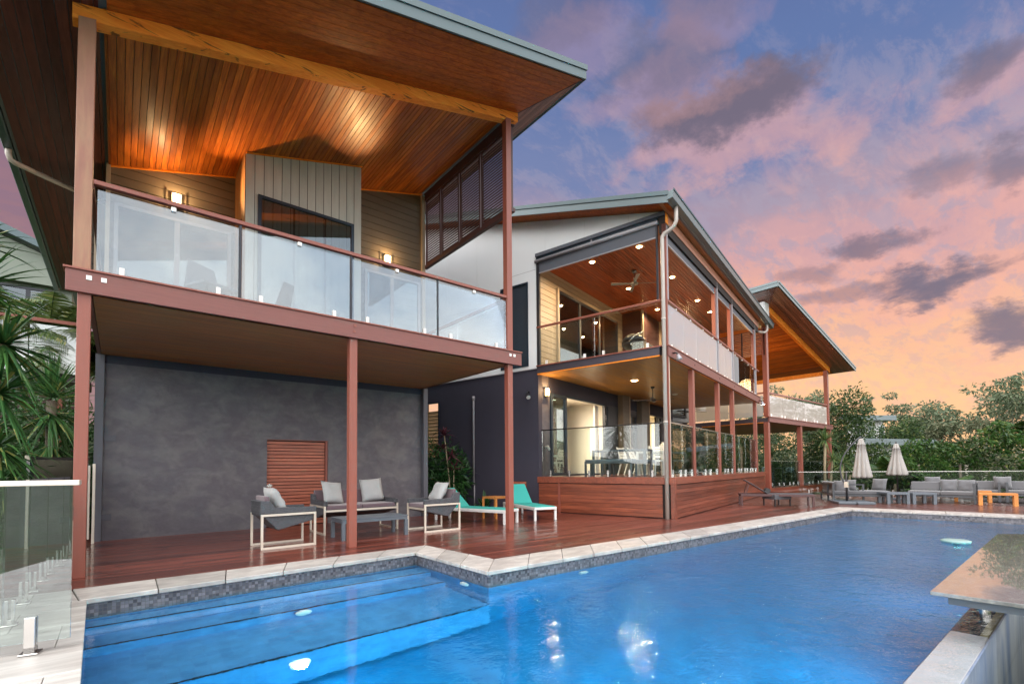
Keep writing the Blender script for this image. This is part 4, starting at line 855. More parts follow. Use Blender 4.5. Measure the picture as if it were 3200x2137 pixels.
downlight(5.9, 2.5, cz, 'upper terrace downlight seen low through the balcony glass by the downpipe')
downlight(2.69, 2.06, 3.80, 'wide bright downlight in the lower terrace ceiling', 20, .085)
def fan(u, v, z, label, drop=.30, blades=.62, a0=0., colr='steel'):
    t = thing('ceiling_fan', label, 'ceiling fan', (u, v, z), frame=fr, group='ceiling fans over the terraces')
    MB().lathe([(.07, 0), (.06, -.05), (.02, -.07)], (u, v, z), 16).build('canopy', M['fang' if colr == 'steel' else colr], t); MB().tube([(u, v, z-.05), (u, v, z-drop)], .014, 8).build('rod', M[colr], t)
    MB().lathe([(.03, -drop+.02), (.06, -drop), (.11, -drop-.05), (.11, -drop-.08), (.05, -drop-.11), (.01, -drop-.115)], (u, v, z), 20).build('motor', M['fang' if colr == 'steel' else colr], t)
    for k in range(4):
        a = a0+k*math.pi/2; d = V((math.cos(a), math.sin(a), 0)); s_ = V((-math.sin(a), math.cos(a), .25))
        c0 = V((u, v, z-drop-.06)); MB().prism([c0+d*.10-s_*.03, c0+d*.10+s_*.03, c0+d*blades+s_*.065, c0+d*blades-s_*.05], (0, 0, .008)).build('blade', M['fang'] if colr == 'steel' else M['black'], t)
fan(2.124, 1.777, 6.893, 'grey four bladed fan hanging from the upper terrace ceiling', .32, .66, .55); fan(4.15, 2.06, 3.80, 'black fan under the lower terrace ceiling left of the downpipe', .38, .66, .3, 'black'); fan(8.3, 2.08, 3.80, 'black fan under the lower terrace ceiling behind the timber posts', .38, .66, .9, 'black')
fan(7.0, 1.9, 6.893, 'farther grey fan on the upper terrace, partly behind the rail', .32, .6, .2)
MB_ = MB().lathe([(.10, 0), (.09, -.035), (.01, -.045)], (6.16, 2.01, 3.80), 16); solo(MB_, 'smoke_alarm', M['whitep'], 'round white alarm on the lower terrace ceiling', 'smoke alarm', (6.16, 2.01, 3.80), frame=fr)
for (u, z, lb, lit) in ((.30, 3.78, 'black floodlight under the beam corner beside the downpipe', 0), (10.55, 3.74, 'lit white floodlight at the far end of the terrace beam', 1)):
    t = thing('floodlight', lb, 'floodlight', (u, .08, z), frame=fr)
    MB().tube([(u, .078, z+.10), (u, .0, z+.10), (u+.02, -.04, z+.04)], .02, 8).build('bracket', M['black'], t)
    MB().tube([(u, -.03, z+.06), (u+.02, -.05, z-.02), (u+.03, -.06, z-.07)], [.03, .06, .075], 12).build('lamp_head', M['track'], t)
    MB().tube([(u+.03, -.061, z-.071), (u+.031, -.062, z-.076)], .065, 12).build('lens', M['floods' if lit else 'whitep'], t)
light('flood_glow', 'SPOT', fr.M @ V((10.58, -.1, 3.62)), 60, (1, .9, .75), .05, rot=(-.2, -.3, -1), spot=120)
# bbq and chair seen on the upper terrace
t = thing('barbecue', 'round lidded barbecue with chrome side shelf behind the terrace glass', 'barbecue', (.9, 1.1, 4.0), frame=fr)
mb = MB(); mb.lathe([(.02, .62), (.2, .64), (.29, .74), (.30, .78)], (.75, 1.25, 3.6), 20); mb.lathe([(.30, .785), (.28, .90), (.18, 1.0), (.02, 1.03)], (.75, 1.25, 3.6), 20); mb.build('kettle', M['black'], t)
mb = MB(); mb.tube([(.45, 1.25, 4.38), (.48, 1.1, 4.52), (.75, .98, 4.66), (1.02, 1.1, 4.52), (1.05, 1.25, 4.38)], .014, 8); mb.build('lid_rim', M['steel'], t)
mb = MB(); mb.box(.30, 1.5, .80, 1.15, 4.26, 4.30); mb.box(.3, .34, .8, 1.1, 4.0, 4.26); mb.box(1.46, 1.5, .8, 1.1, 4.0, 4.26); mb.build('shelf', M['steel'], t)
# =============================================================== far wing
S3 = -.245; c3 = 13.47; z3 = lambda x: c3+S3*x
w3 = thing('house_wing', 'far wing of the house with sloping timber roof and curved glass balcony', 'house wing', (21.5, 8.9, .26))
s3 = lambda n, m_, *a, **k: smallbox(w3, n, M[m_], *a, **k)
s3('terrace_floor', 'deck2', 20.9, 29.2, 8.92, 14.5, .17, .25); s3('terrace_edge', 'merb', 20.9, 29.2, 8.86, 8.92, .0, .25); s3('step', 'merb', 21.3, 25.5, 8.3, 8.86, -.02, .12)
for x in (21.42, 24.93, 28.82): s3('post', 'post', x-.09, x+.09, 8.88, 9.06, .25, 3.07)
s3('post', 'post', 21.36, 21.54, 8.88, 9.06, 3.3, 8.15); s3('post', 'post', 28.55, 28.73, 8.88, 9.06, 3.3, z3(28.64)-.3); s3('post', 'track', 28.74, 28.80, 8.9, 9.04, 3.3, z3(28.77)-.3)
s3('floor_beam', 'beamred', 21.35, 29.0, 8.83, 8.89, 3.07, 3.27); s3('beam_cap', 'post', 21.3, 29.03, 8.80, 9.0, 3.27, 3.30)
s3('side_beam', 'dbeam', 21.36, 21.42, 8.9, 13.9, 3.07, 3.25); s3('gold_trim', 'orange', 21.35, 21.4, 8.9, 13.9, 3.04, 3.065)
s3('side_beam', 'beamred', 28.94, 29.0, 8.9, 13.9, 3.07, 3.27)
mb = MB(); mb.boards((21.42, 8.9, 3.10), (1, 0, 0), (0, 1, 0), 7.5, 5.0, .1, .006, .012, (0, 0, -1)); mb.build('lower_ceiling', M['soff_low'], w3); s3('floor_slab', 'back', 21.42, 28.94, 8.9, 13.9, 3.11, 3.26)
s3('rail', 'post', 21.5, 28.85, 8.90, 8.97, 4.30, 4.36); s3('rail', 'post', 21.38, 21.44, 9.0, 13.9, 4.30, 4.36); s3('rail', 'post', 28.8, 28.86, 9.0, 13.9, 4.30, 4.36)
xs = [21.6, 23.0, 24.4, 25.5, 26.9, 28.5]
for a, b in zip(xs, xs[1:]):
    MB().box(a+.01, b-.01, 8.93, 8.94, 3.33, 4.22).build('glass_panel', M['bronze_gl'], w3)
    for t in (.12, .88): u = a+(b-a)*t; MB().box(u-.04, u+.04, 8.90, 8.97, 3.3, 3.44).build('glass_clamp', M['steel_l'], w3)
for a, b in ((9.1, 10.6), (10.62, 12.2), (12.22, 13.8)):
    MB().box(21.40, 21.41, a, b, 3.33, 4.22).build('glass_panel', M['milky2'], w3)
s3('back_rail', 'post', 21.5, 28.8, 13.85, 13.92, 4.30, 4.36)
# far lower fence
for a, b in ((21.6, 22.8), (22.82, 23.9), (23.92, 24.8), (25.1, 26.2), (26.22, 27.4), (27.42, 28.6)):
    MB().box(a, b, 8.96, 8.97, .32, 1.38).build('glass_panel', M['clear'], w3)
    for t in (.2, .8): u = a+(b-a)*t; MB().box(u-.04, u+.04, 8.94, 9.0, .25, .45).build('glass_clamp', M['steel'], w3)
s3('rail', 'steel', 21.55, 28.7, 8.945, 8.985, 1.38, 1.42)
# walls behind
mb = MB(); mb.boards((19.0, 12.5, 3.3), (1, 0, 0), (0, 0, 1), 2.45, 4.7, .2, .008, .02, (0, -1, 0)); mb.box(19.0, 21.45, 12.51, 12.7, 3.3, 8.0); mb.build('weatherboard_wall', mat('grey_weatherboard', (.34, .35, .36), .5, isl=.06), w3)
s3('wall', 'back', 21.5, 22.3, 13.2, 13.4, 3.3, 7.9)
s3('rendered_wall', 'render_d', 20.3, 21.6, 11.9, 12.1, .2, 3.07)
window(w3, 19.3, 20.9, 3.5, 4.9, 12.40, (), .1, 'wglass', 'framed', 'window', M['blind'], .08)
s3('white_wall', 'white', 21.24, 21.62, 8.84, 8.875, 7.58, z3(21.4)-.04); s3('white_wall', 'white', 21.20, 21.35, 8.88, 11.5, 7.3, z3(21.4)-.02)
sc = MB(); so_ = None
mb = MB(); mb.box(21.36, 21.41, 8.95, 9.0, 5.95, 7.1); mb.box(21.36, 21.41, 9.9, 9.95, 5.95, 7.1); mb.box(21.36, 21.41, 11.9, 11.95, 5.95, 7.1); so_ = mb.build('louvre_screen', M['lourve'], w3)
mb = MB()
for i in range(14): mb.box(21.37, 21.40, 8.95, 11.95, 6.0+i*.08, 6.045+i*.08)
mb.build('blade', mat('red_brown_blade', (.25, .10, .08), .45), so_)
N3 = V((-S3, 0, 1)).normalized(); r3 = V((1, 0, S3)).normalized(); Q3 = lambda x, y, d=0.: V((x, y, z3(x)+d)); k3 = math.sqrt(1+S3*S3)
mb = MB(); mb.boards(Q3(21.5, 9.05), (0, 1, 0), r3, 4.9, 7.3*k3, .12, .007, .014, -N3); mb.build('ceiling', M['ceil_y'], w3)
mb = MB(); mb.boards(Q3(20.55, 8.03), r3, (0, 1, 0), 9.3*k3, .92, .12, .006, .014, -N3); mb.clip(Q3(20.55, 8.03), (-.9, .98, 0)); mb.build('front_soffit', wood('far_soffit_lining', (.34, .13, .085), (.22, .075, .05), 'x', .4, .2, coat=.3), w3)
mb = MB(); mb.boards(Q3(20.55, 8.03), (0, 1, 0), r3, 5.9, .95*k3, .12, .006, .014, -N3); mb.clip(Q3(20.55, 8.03), (.9, -.98, 0)); mb.build('side_soffit', wood('far_side_lining', (.34, .13, .085), (.22, .075, .05), 'y', .4, .2, coat=.3), w3)
mb = MB(); mb.boards(Q3(28.85, 8.98), (0, 1, 0), r3, 5, 1.0*k3, .12, .006, .014, -N3); mb.build('side_soffit', M['ceil_y'], w3)
mb = MB(); mb.prism([Q3(20.5, 8.0, .005), Q3(29.9, 8.0, .005), Q3(29.9, 14.2, .005), Q3(20.5, 14.2, .005)], N3*.16); mb.build('roof', M['metal_g'], w3)
for (d0, d1, o_) in ((-.02, .11, 0), (.115, .2, -.02)):
    mb = MB(); mb.prism([Q3(20.47, 7.97+o_, d0), Q3(29.92, 7.97+o_, d0), Q3(29.92, 7.97+o_, d1), Q3(20.47, 7.97+o_, d1)], (0, .03, 0)); mb.prism([Q3(20.46+o_, 8.0, d0), Q3(20.46+o_, 14.2, d0), Q3(20.46+o_, 14.2, d1), Q3(20.46+o_, 8.0, d1)], (.03, 0, 0)); mb.build('fascia', M['metal_g'], w3)
mb = MB(); mb.prism([Q3(21.5, 8.88, -.31), Q3(29.0, 8.88, -.31), Q3(29.0, 8.88, -.016), Q3(21.5, 8.88, -.016)], (0, .12, 0)); mb.build('roof_beam', M['orange'], w3)
mb = MB(); mb.box(28.78, 28.90, 9.0, 13.9, z3(28.85)-.45, z3(28.85)-.24); mb.build('roof_beam', M['orange'], w3)
s3('roof_beam', 'orange', 21.5, 28.8, 13.75, 13.87, 5.9, 6.1)
light('far_glow', 'POINT', (24.6, 11.2, 5.2), 150, (1, .55, .22), .4); wall_lamp(20.8, 12.48, 5.3, 'distant glowing lamp beyond the lower terrace glass', power=25)
# =============================================================== furniture near
def pillow(name, material, label, loc, rot, s=(.44, .44, .14), group='loose grey cushions on the seats', parent=None):
    """soft square cushion: pinched corners, swollen centre"""
    n = 9; vs = []; fs = []
    for sgn in (1, -1):
        for i in range(n):
            for j in range(n):
                a, b = i/(n-1)*2-1, j/(n-1)*2-1
                e = (1-a**4)*(1-b**4); k = 1-.07*(1-a*a)*(abs(b)) if True else 1
                x = a*(1-.06*(1-b*b)*1); y = b*(1-.06*(1-a*a))
                zz = sgn*(e**.55)*(.5+.06*math.sin(5*a+3*b+loc[0]*7)+.05*math.sin(7*b-4*a))
                vs.append((x*s[0]/2, y*s[1]/2, zz*s[2]))
    for q in range(2):
        for i in range(n-1):
            for j in range(n-1):
                f = [q*n*n+i*n+j, q*n*n+(i+1)*n+j, q*n*n+(i+1)*n+j+1, q*n*n+i*n+j+1]; fs.append(f if q == 0 else f[::-1])
    me = bpy.data.meshes.new(name); me.from_pydata(vs, [], fs); me.update()
    bm = bmesh.new(); bm.from_mesh(me); bmesh.ops.remove_doubles(bm, verts=bm.verts, dist=.001); bm.to_mesh(me); bm.free()
    for p in me.polygons: p.use_smooth = True
    me.materials.append(material); o = bpy.data.objects.new(name, me); COL.objects.link(o); o.location = loc; o.rotation_euler = rot
    if parent is not None: o.parent = parent
    else: tagit(o, label, 'cushion', group)
    return o
def loop_frame(mb, y, x0, x1, z0, z1, w=.034):
    mb.box(x0, x1, y-w/2, y+w/2, z0, z0+w); mb.box(x0, x1, y-w/2, y+w/2, z1-w, z1); mb.box(x0, x0+w, y-w/2, y+w/2, z0+w, z1-w); mb.box(x1-w, x1, y-w/2, y+w/2, z0+w, z1-w)
def lounge_seat(name, label, cat, loc, rz, width, cush, depth=.80, group=None):
    """boxy wicker seat in flat-bar loops; faces local +x; back at x=0"""
    t = thing(name, label, cat, loc, rz, group, local=True); w = width/2
    for y in (-w+.017, w-.017):
        mb = MB(); loop_frame(mb, y, 0, depth, 0, .53); mb.build('side_frame', M['alum'], t, bevel=.002)
    mb = MB()
    for x in (depth-.03,): mb.box(x, x+.03, -w+.034, w-.034, .42, .455)
    mb.build('front_bar', M['alum'], t)
    a = w-.036
    # wicker: arms, back, boat shaped underside
    for y in (-a-.03, a-.035):
        mb = MB(); mb.prism([(.01, y, .53), (depth, y, .53), (depth, y, .615), (.20, y, .625), (.13, y, .73), (.0, y, .73)], (0, .065, 0)); mb.build('arm', M['wick'], t, bevel=.008)
    mb = MB(); mb.prism([(.0, -a+.03, .50), (.0, -a+.03, .73), (.07, -a+.03, .73), (.13, -a+.03, .45)], (0, 2*a-.06, 0)); mb.build('backrest', M['wick'], t, bevel=.008)
    mb = MB(); mb.prism([(.01, -a, .525), (.25, -a, .275), (depth-.035, -a, .40), (depth-.035, -a, .49), (.10, -a, .50)], (0, 2*a, 0)); mb.build('seat_shell', M['wick'], t, bevel=.006)
    k = cush; 
    for i in range(k):
        y0 = -a+.01+i*(2*a-.02)/k; y1 = y0+(2*a-.02)/k-.012
        MB().box(.16, depth-.01, y0, y1, .455, .535).build('seat_cushion', M['cush_p'], t, bevel=.022, seg=3)
        mb = MB(); mb.prism([(.075, y0, .52), (.17, y0, .52), (.12, y0, .80), (.055, y0, .80)], (0, y1-y0, 0)); mb.build('back_cushion', M['cush_p'], t, bevel=.022, seg=3)
    return t
lounge_seat('armchair', 'charcoal wicker armchair facing right, leftmost seat on the near deck', 'armchair', (1.645, 8.29, 0), R(2), .64, 1, .81, 'wicker armchairs on the near deck')
lounge_seat('armchair', 'charcoal wicker armchair facing left, beside the teal sun loungers', 'armchair', (5.215, 8.36, 0), R(180), .72, 1, .79, 'wicker armchairs on the near deck')
lounge_seat('loveseat', 'two seat wicker sofa with plum cushions against the charcoal wall', 'sofa', (3.62, 9.78, 0), R(-90), 1.46, 2, .84)
pillow('cushion', M['cush_g'], 'pale grey cushion leaning in the leftmost wicker armchair', (1.92, 8.30, .735), (0, R(62), R(4)), (.44, .46, .15))
pillow('cushion', M['cush_g'], 'pale grey cushion at the left end of the two seat sofa', (3.22, 9.46, .755), (R(66), R(6), R(14)), (.44, .46, .14))
pillow('cushion', M['cush_g'], 'pale grey cushion at the right end of the two seat sofa', (4.03, 9.50, .775), (R(72), R(-4), R(-6)), (.46, .48, .14))
pillow('cushion', M['cush_g'], 'pale grey cushion in the wicker armchair that faces left', (4.93, 8.36, .74), (0, R(-60), R(-3)), (.44, .50, .15))
def leg_table(name, label, cat, loc, rz, L, Wd, Ht, th, lg, material, group=None, slats=0, inset=0.):
    t = thing(name, label, cat, loc, rz, group, local=True)
    if slats:
        mb = MB(); mb.boards((0, 0, Ht-.018), (1, 0, 0), (0, 1, 0), L, Wd, Wd/slats, .006, .018, (0, 0, 1)); mb.build('top', material, t)
        mb = MB(); mb.box(.01, L-.01, .01, .03, Ht-th, Ht-.019); mb.box(.01, L-.01, Wd-.03, Wd-.01, Ht-th, Ht-.019); mb.box(.01, .03, .03, Wd-.03, Ht-th, Ht-.019); mb.box(L-.03, L-.01, .03, Wd-.03, Ht-th, Ht-.019); mb.build('apron', material, t)
    else: MB().box(0, L, 0, Wd, Ht-th, Ht).build('top', material, t, bevel=.004)
    for x in (inset, L-lg-inset):
        for y in (0, Wd-lg): MB().box(x, x+lg, y, y+lg, 0, Ht-th-.001).build('leg', material, t, bevel=.003)
    return t
leg_table('coffee_table', 'low blue grey slatted coffee table between the wicker seats', 'coffee table', (2.90, 8.05, 0), R(-1), 1.20, .60, .365, .075, .06, M['slate'], slats=7)
def lounger(name, label, loc, rz, L=1.95, Wd=.58, Ht=.30, back=.62, ang=42, fabric=None, framem=None, group=None):
    """foot end at local origin, head towards +y"""
    t = thing(name, label, 'sun lounger', loc, rz, group, local=True); fabric = fabric or M['teal']; framem = framem or M['whitep']; w = Wd/2
    mb = MB(); mb.box(-w, -w+.045, 0, L, Ht-.07, Ht); mb.box(w-.045, w, 0, L, Ht-.07, Ht); mb.box(-w+.045, w-.045, 0, .045, Ht-.06, Ht-.005); mb.box(-w+.045, w-.045, L-.045, L, Ht-.06, Ht-.005); mb.build('frame', framem, t, bevel=.006)
    for x in (-w, w-.05):
        for y in (.01, L-.06): MB().box(x, x+.05, y, y+.05, 0, Ht-.07).build('leg', framem, t, bevel=.005)
    MB().box(-w+.035, w-.035, .03, L-back, Ht-.005, Ht+.014).build('sling', fabric, t, bevel=.005)
    c_, s_ = math.cos(R(ang)), math.sin(R(ang)); y0 = L-back
    mb = MB(); mb.vbox((-w+.02, y0, Ht+.002), (Wd-.04, 0, 0), (0, back*c_, back*s_), (0, -.02*s_, .02*c_)); mb.build('backrest', fabric, t, bevel=.005)
    mb = MB(); mb.bar((-w+.08, y0+back*c_*.8, Ht+back*s_*.78), (-w+.08, L-.15, Ht-.03), .02, .02, (1, 0, 0)); mb.bar((w-.08, y0+back*c_*.8, Ht+back*s_*.78), (w-.08, L-.15, Ht-.03), .02, .02, (1, 0, 0)); mb.build('strut', framem, t)
    return t
lounger('sun_lounger', 'teal sling lounger lying behind the wicker armchair and the brown post', (6.57, 8.05, 0), R(17.5), 2.0, .54, .31, group='teal sun loungers on the near deck')
lounger('sun_lounger', 'teal sling lounger with raised back next to the timber screen', (7.50, 7.98, 0), R(-17), 1.98, .56, .31, .66, 44, group='teal sun loungers on the near deck')
leg_table('side_table', 'small orange timber side table between the teal loungers', 'side table', (6.86, 9.0, 0), R(10), .46, .46, .52, .045, .045, M['teak'], slats=5)
# far end furniture
tb = lounger('sun_lounger', 'black sling lounger with raised back at the end of the timber screen', (15.86, 5.42, 0), R(32), 1.95, .62, .36, .75, 33, M['dslate'], M['lourve'])
t = thing('footstool', 'low dark wicker footstool beside the black lounger', 'footstool', (15.35, 6.2, 0), R(-25), local=True)
MB().box(-.30, .30, -.25, .25, .20, .34).build('seat', M['wick'], t, bevel=.01)
for x in (-.27, .27):
    for y in (-.22, .22): MB().box(x-.015, x+.015, y-.015, y+.015, 0, .2).build('leg', M['black'], t)
ro = MB().tube([(-.2, 0, 0), (.2, 0, 0)], .075, 14); solo(ro, 'towel_roll', M['black'], 'rolled dark towel lying on the black lounger', 'towel', (15.20, 6.42, .455), local=True, rz=R(32))
def sofa(label, loc, rz, L, D, arms, backs, nseat, group='grey outdoor sofas at the far end'):
    """seat along local +x (0..L), back towards +y, seat 0.36 high"""
    t = thing('outdoor_sofa', label, 'sofa', loc, rz, group, local=True); fm = M['dslate']
    MB().box(0, L, 0, D, .19, .245).build('frame', fm, t, bevel=.004)
    for x in (.0, L-.06):
        for y in (.0, D-.06): MB().box(x, x+.06, y, y+.06, 0, .19).build('leg', fm, t)
    for i in range(nseat): MB().box(.03+i*(L-.06)/nseat, .02+(i+1)*(L-.06)/nseat, .01, D-.1, .25, .37).build('seat_cushion', M['cush_d'], t, bevel=.03, seg=3)
    if 'b' in backs:
        MB().box(0, L, D-.06, D, .245, .52).build('back_frame', fm, t)
        for i in range(nseat):
            mb = MB(); a, b = .04+i*(L-.06)/nseat, .01+(i+1)*(L-.06)/nseat; mb.prism([(a, D-.26, .375), (b, D-.26, .375), (b, D-.20, .645), (a, D-.20, .645)], (0, .13, .0)); mb.build('back_cushion', M['cush_d'], t, bevel=.03, seg=3)
    for s, x in (('l', 0), ('r', L-.06)):
        if s in arms: mb = MB(); mb.box(x, x+.06, 0, .055, .245, .62); mb.box(x, x+.06, D-.06, D, .245, .62); mb.box(x, x+.06, .055, D-.06, .57, .62); mb.build('arm', fm, t)
    return t
# left L: its open end arm faces the camera
sofa('left grey sofa module with an open metal arm beside the umbrella mast', (19.55, 4.55, 0), R(118), .1+1.5, .85, 'r', '', 1)
aa = thing('outdoor_sofa', 'grey corner sofa module behind the left umbrella', 'sofa', (18.30, 5.62, 0), R(-61), 'grey outdoor sofas at the far end', local=True)
MB().box(0, .86, 0, 1.9, .19, .245).build('frame', M['dslate'], aa, bevel=.004)
for x in (0, .81):
    for y in (0, 1.85): MB().box(x, x+.05, y, y+.05, 0, .19).build('leg', M['dslate'], aa)
mb = MB(); mb.box(0, .05, 0, .05, .245, .58); mb.box(.81, .86, 0, .05, .245, .58); mb.box(.05, .81, 0, .05, .545, .58); mb.box(0, .05, .05, 1.9, .5, .58); mb.build('arm', M['dslate'], aa)
for i in range(2): MB().box(.06, .85, .06+i*.92, .96+i*.92, .25, .37).build('seat_cushion', M['cush_d'], aa, bevel=.03, seg=3)
for i in range(2): MB().box(.05, .20, .08+i*.9, .94+i*.9, .375, .64).build('back_cushion', M['cush_d'], aa, bevel=.04, seg=3)
bpy.data.objects.remove(bpy.data.objects['outdoor_sofa'], do_unlink=True) if False else None
sofa('long grey sofa behind the pair of charcoal coffee tables', (19.62, 3.98, 0), R(-86), 1.62, .86, 'r', 'b', 2)
sofa('grey sofa at the back, seen over the long front sofa', (21.3, 3.9, 0), R(-84), 1.9, .85, 'lr', 'b', 2)
sofa('grey outdoor armchair at the back right by the glass fence', (21.5, 1.9, 0), R(-84), .75, .8, 'lr', 'b', 1)
for (x, y, z, rz, lb) in ((18.45, 5.42, .50, 25, 'small grey cushion at the left end of the corner sofa'), (18.9, 5.35, .52, 10, 'grey cushion behind the umbrella mast'), (19.35, 4.62, .55, -15, 'large grey cushion at the middle of the corner sofa'), (20.28, 3.05, .53, 6, 'large grey cushion on the right half of the long sofa'), (20.30, 2.66, .52, -10, 'grey cushion at the right end of the long sofa'), (21.8, 3.7, .58, 0, 'grey cushion on the left of the back sofa'), (21.9, 2.0, .60, 5, 'grey cushion on the back right armchair')):
    pillow('cushion', M['cush_d'], lb, (x, y, z), (R(70), 0, R(-84+rz)), (.42, .42, .16), 'grey cushions on the far sofas')
def block_table(label, loc, rz, L, D, Ht, m_, group):
    return leg_table('coffee_table', label, 'coffee table', loc, rz, L, D, Ht, .06, .085, m_, group)
block_table('charcoal low table on the left of the pair by the umbrella base', (18.22, 4.16, 0), R(-53), .60, .62, .345, M['slate'], 'charcoal low tables in front of the long sofa')
block_table('charcoal low table on the right of the pair near the pool corner', (18.60, 3.62, 0), R(-53), .62, .62, .345, M['slate'], 'charcoal low tables in front of the long sofa')
block_table('bright orange timber bench nearest the pool at the far right', (19.37, 2.27, 0), R(-80), .80, .42, .36, M['teak'], 'orange timber benches at the far end')
block_table('orange timber bench half hidden behind the arm of the long sofa', (20.80, 3.0, 0), R(-80), .86, .40, .36, M['teak'], 'orange timber benches at the far end')
def umbrella(label, x, y, top, bot, rad, canti, a):
    t = thing('umbrella', label, 'umbrella', (x, y, 0), 0, 'closed umbrellas at the far end', local=True)
    fold = lambda th, z: 1+.20*math.sin(th*9+.4)+.07*math.sin(th*18+z*3)
    h = top-bot
    prof = [(.02, top), (.05, top-.02), (.075, top-.13*h), (.10, top-.16*h), (.085, top-.165*h), (.12, top-.4*h), (rad*.78, bot+.25*h), (rad, bot+.04*h), (rad*.93, bot), (.05, bot+.03)]
    dx, dy = (0, 0) if not canti else (.30*math.cos(a), .30*math.sin(a))
    MB().lathe(prof[::-1], (dx, dy, 0), 96, fold).build('canopy', M['canvas'], t)
    MB().tube([(dx, dy, top-.02), (dx, dy, top+.07)], [.03, .012], 8).build('finial', M['black'], t)
    if canti:
        bx, by = -dx*.4, -dy*.4
        mb = MB(); mb.tube([(bx, by, .07), (bx+.01, by, .5), (bx, by, .98)], .032, 10); mb.build('mast', M['black'], t)
        pts = []
        for i in range(15):
            q = i/14; pts.append((bx-dx*(.85*math.sin(math.pi*q)**.8)+(dx-bx)*q**1.6, by-dy*(.85*math.sin(math.pi*q)**.8)+(dy-by)*q**1.6, .55+(top+.06-.55)*q))
        MB().tube(pts, .022, 8).build('arm', M['dslate'], t)
        MB().box(bx-.05, bx+.05, by-.05, by+.05, .50, .68).build('crank_box', M['alum'], t)
        mb = MB()
        for i in (0, 1):
            for j in (0, 1): mb.box(-.52+i*.53, -.02+i*.53+.01, -.48+j*.49, -.01+j*.49, .005, .075)
        mb.xf(Matrix.Rotation(R(31), 4, 'Z')); mb.build('base', M['slate'], t, bevel=.01)
    else: MB().tube([(0, 0, 0), (0, 0, top)], .022, 8).build('mast', M['black'], t); MB().box(-.25, .25, -.25, .25, .003, .06).build('base', M['slate'], t)
    mb = MB()
    for k in range(8):
        q = k*math.pi/4+.2; mb.tube([(dx+.04*math.cos(q), dy+.04*math.sin(q), bot+.15), (dx+(rad*.7)*math.cos(q), dy+(rad*.7)*math.sin(q), bot-.06)], .008, 5)
    mb.build('rib', M['black'], t)
umbrella('closed pale umbrella on a curved black cantilever arm by the pool corner', 17.82, 4.98, 2.03, .80, .235, True, R(-60)); umbrella('closed pale umbrella behind the long grey sofa', 20.75, 4.44, 1.93, .84, .27, False, 0)
# middle terrace furniture (middle wing axes)
fr = W2
t = leg_table('dining_table', 'dark slate dining table on the lower middle terrace', 'table', tuple(fr.M @ V((1.08, 1.12, .956))), fr.a, .56, 1.55, .72, .055, .06, M['slate'])
t = leg_table('bench', 'dark slate bench with pale cushion top beside the dining table', 'bench', tuple(fr.M @ V((.50, 1.25, .956))), fr.a, .36, 1.35, .40, .06, .05, M['slate'])
MB().box(.01, .35, .01, 1.34, .40, .45).build('seat_pad', mat('blue_grey_pad', (.16, .21, .26), .8), t, bevel=.015)
t = leg_table('bench', 'dark slate bench with pale cushion on the far side of the dining table', 'bench', tuple(fr.M @ V((1.85, 1.25, .956))), fr.a, .34, 1.3, .40, .06, .05, M['slate'])
MB().box(.01, .33, .01, 1.29, .40, .45).build('seat_pad', bpy.data.materials['blue_grey_pad'], t, bevel=.015)
leg_table('dining_table', 'white slatted dining table behind the corner posts', 'table', tuple(fr.M @ V((2.55, 1.15, .956))), fr.a, 2.1, .85, .70, .05, .07, M['whitep'], slats=8)
def slat_chair():
    t = thing('slat_chair', 'white slatted chair', 'chair', (0, 0, 0), 0, 'white slatted chairs around the white table', local=True); m_ = M['whitep']
    MB().boards((-.24, -.24, .42), (1, 0, 0), (0, 1, 0), .48, .46, .075, .012, .02, (0, 0, 1)).build('seat', m_, t)
    mb = MB()
    for i in range(4): mb.vbox((-.235, .225+i*.035, .50+i*.088), (.47, 0, 0), (0, .015, .0), (0, .03, .072))
    mb.build('backrest', m_, t)
    for x in (-.25, .21):
        MB().bar((x+.02, .20, .42), (x+.02, .33, 0), .035, .035).build('leg', m_, t); MB().bar((x+.02, -.22, .42), (x+.02, -.27, 0), .035, .035).build('leg', m_, t); MB().bar((x+.02, .20, .40), (x+.02, .36, .86), .035, .03).build('back_post', m_, t)
        MB().box(x, x+.04, -.23, .22, .385, .418).build('side_rail', m_, t)
    return t
ch = slat_chair(); first = True
for (u, v, rz, lb) in ((3.15, .78, 184, 'white slatted chair nearest the downpipe, back to the pool'), (3.95, .72, 176, 'white slatted chair, second from the downpipe'), (4.75, 1.0, 200, 'white slatted chair at the right end, just left of the brown post'), (2.35, 1.45, 265, 'white slatted chair at the left end of the white table'), (3.0, 2.35, 0, 'white slatted chair behind the white table on the left'), (3.9, 2.4, 5, 'white slatted chair behind the white table on the right')):
    if first: ch.location = fr.M @ V((u, v, .956)); ch.rotation_euler = (0, 0, fr.a+R(rz)); ch['label'] = lb; first = False
    else: dup(ch, (u, v, .956), R(rz), lb, fr)
def vase(u, v, z):
    t = thing('vase', 'round white lattice vase on the white table', 'vase', (u, v, z), frame=fr, local=True)
    MB().lathe([(.06, 0), (.11, .03), (.15, .10), (.15, .16), (.11, .22), (.07, .245), (.065, .255), (.08, .27)], n=24).build('body', M['whitep'], t)
    mb = MB()
    for k in range(12):
        for j, (r_, zz) in enumerate(((.145, .07), (.155, .13), (.14, .19))):
            q = (k+.5*(j % 2))*math.pi/6; d = V((math.cos(q), math.sin(q), 0)); s_ = V((-math.sin(q), math.cos(q), 0)); c0 = d*(r_+.001)+V((0, 0, zz)); mb.face([c0-s_*.014, c0-V((0, 0, .016)), c0+s_*.014, c0+V((0, 0, .016))])
    mb.build('holes', M['lourve'], t)
vase(3.15, 1.35, 1.657)
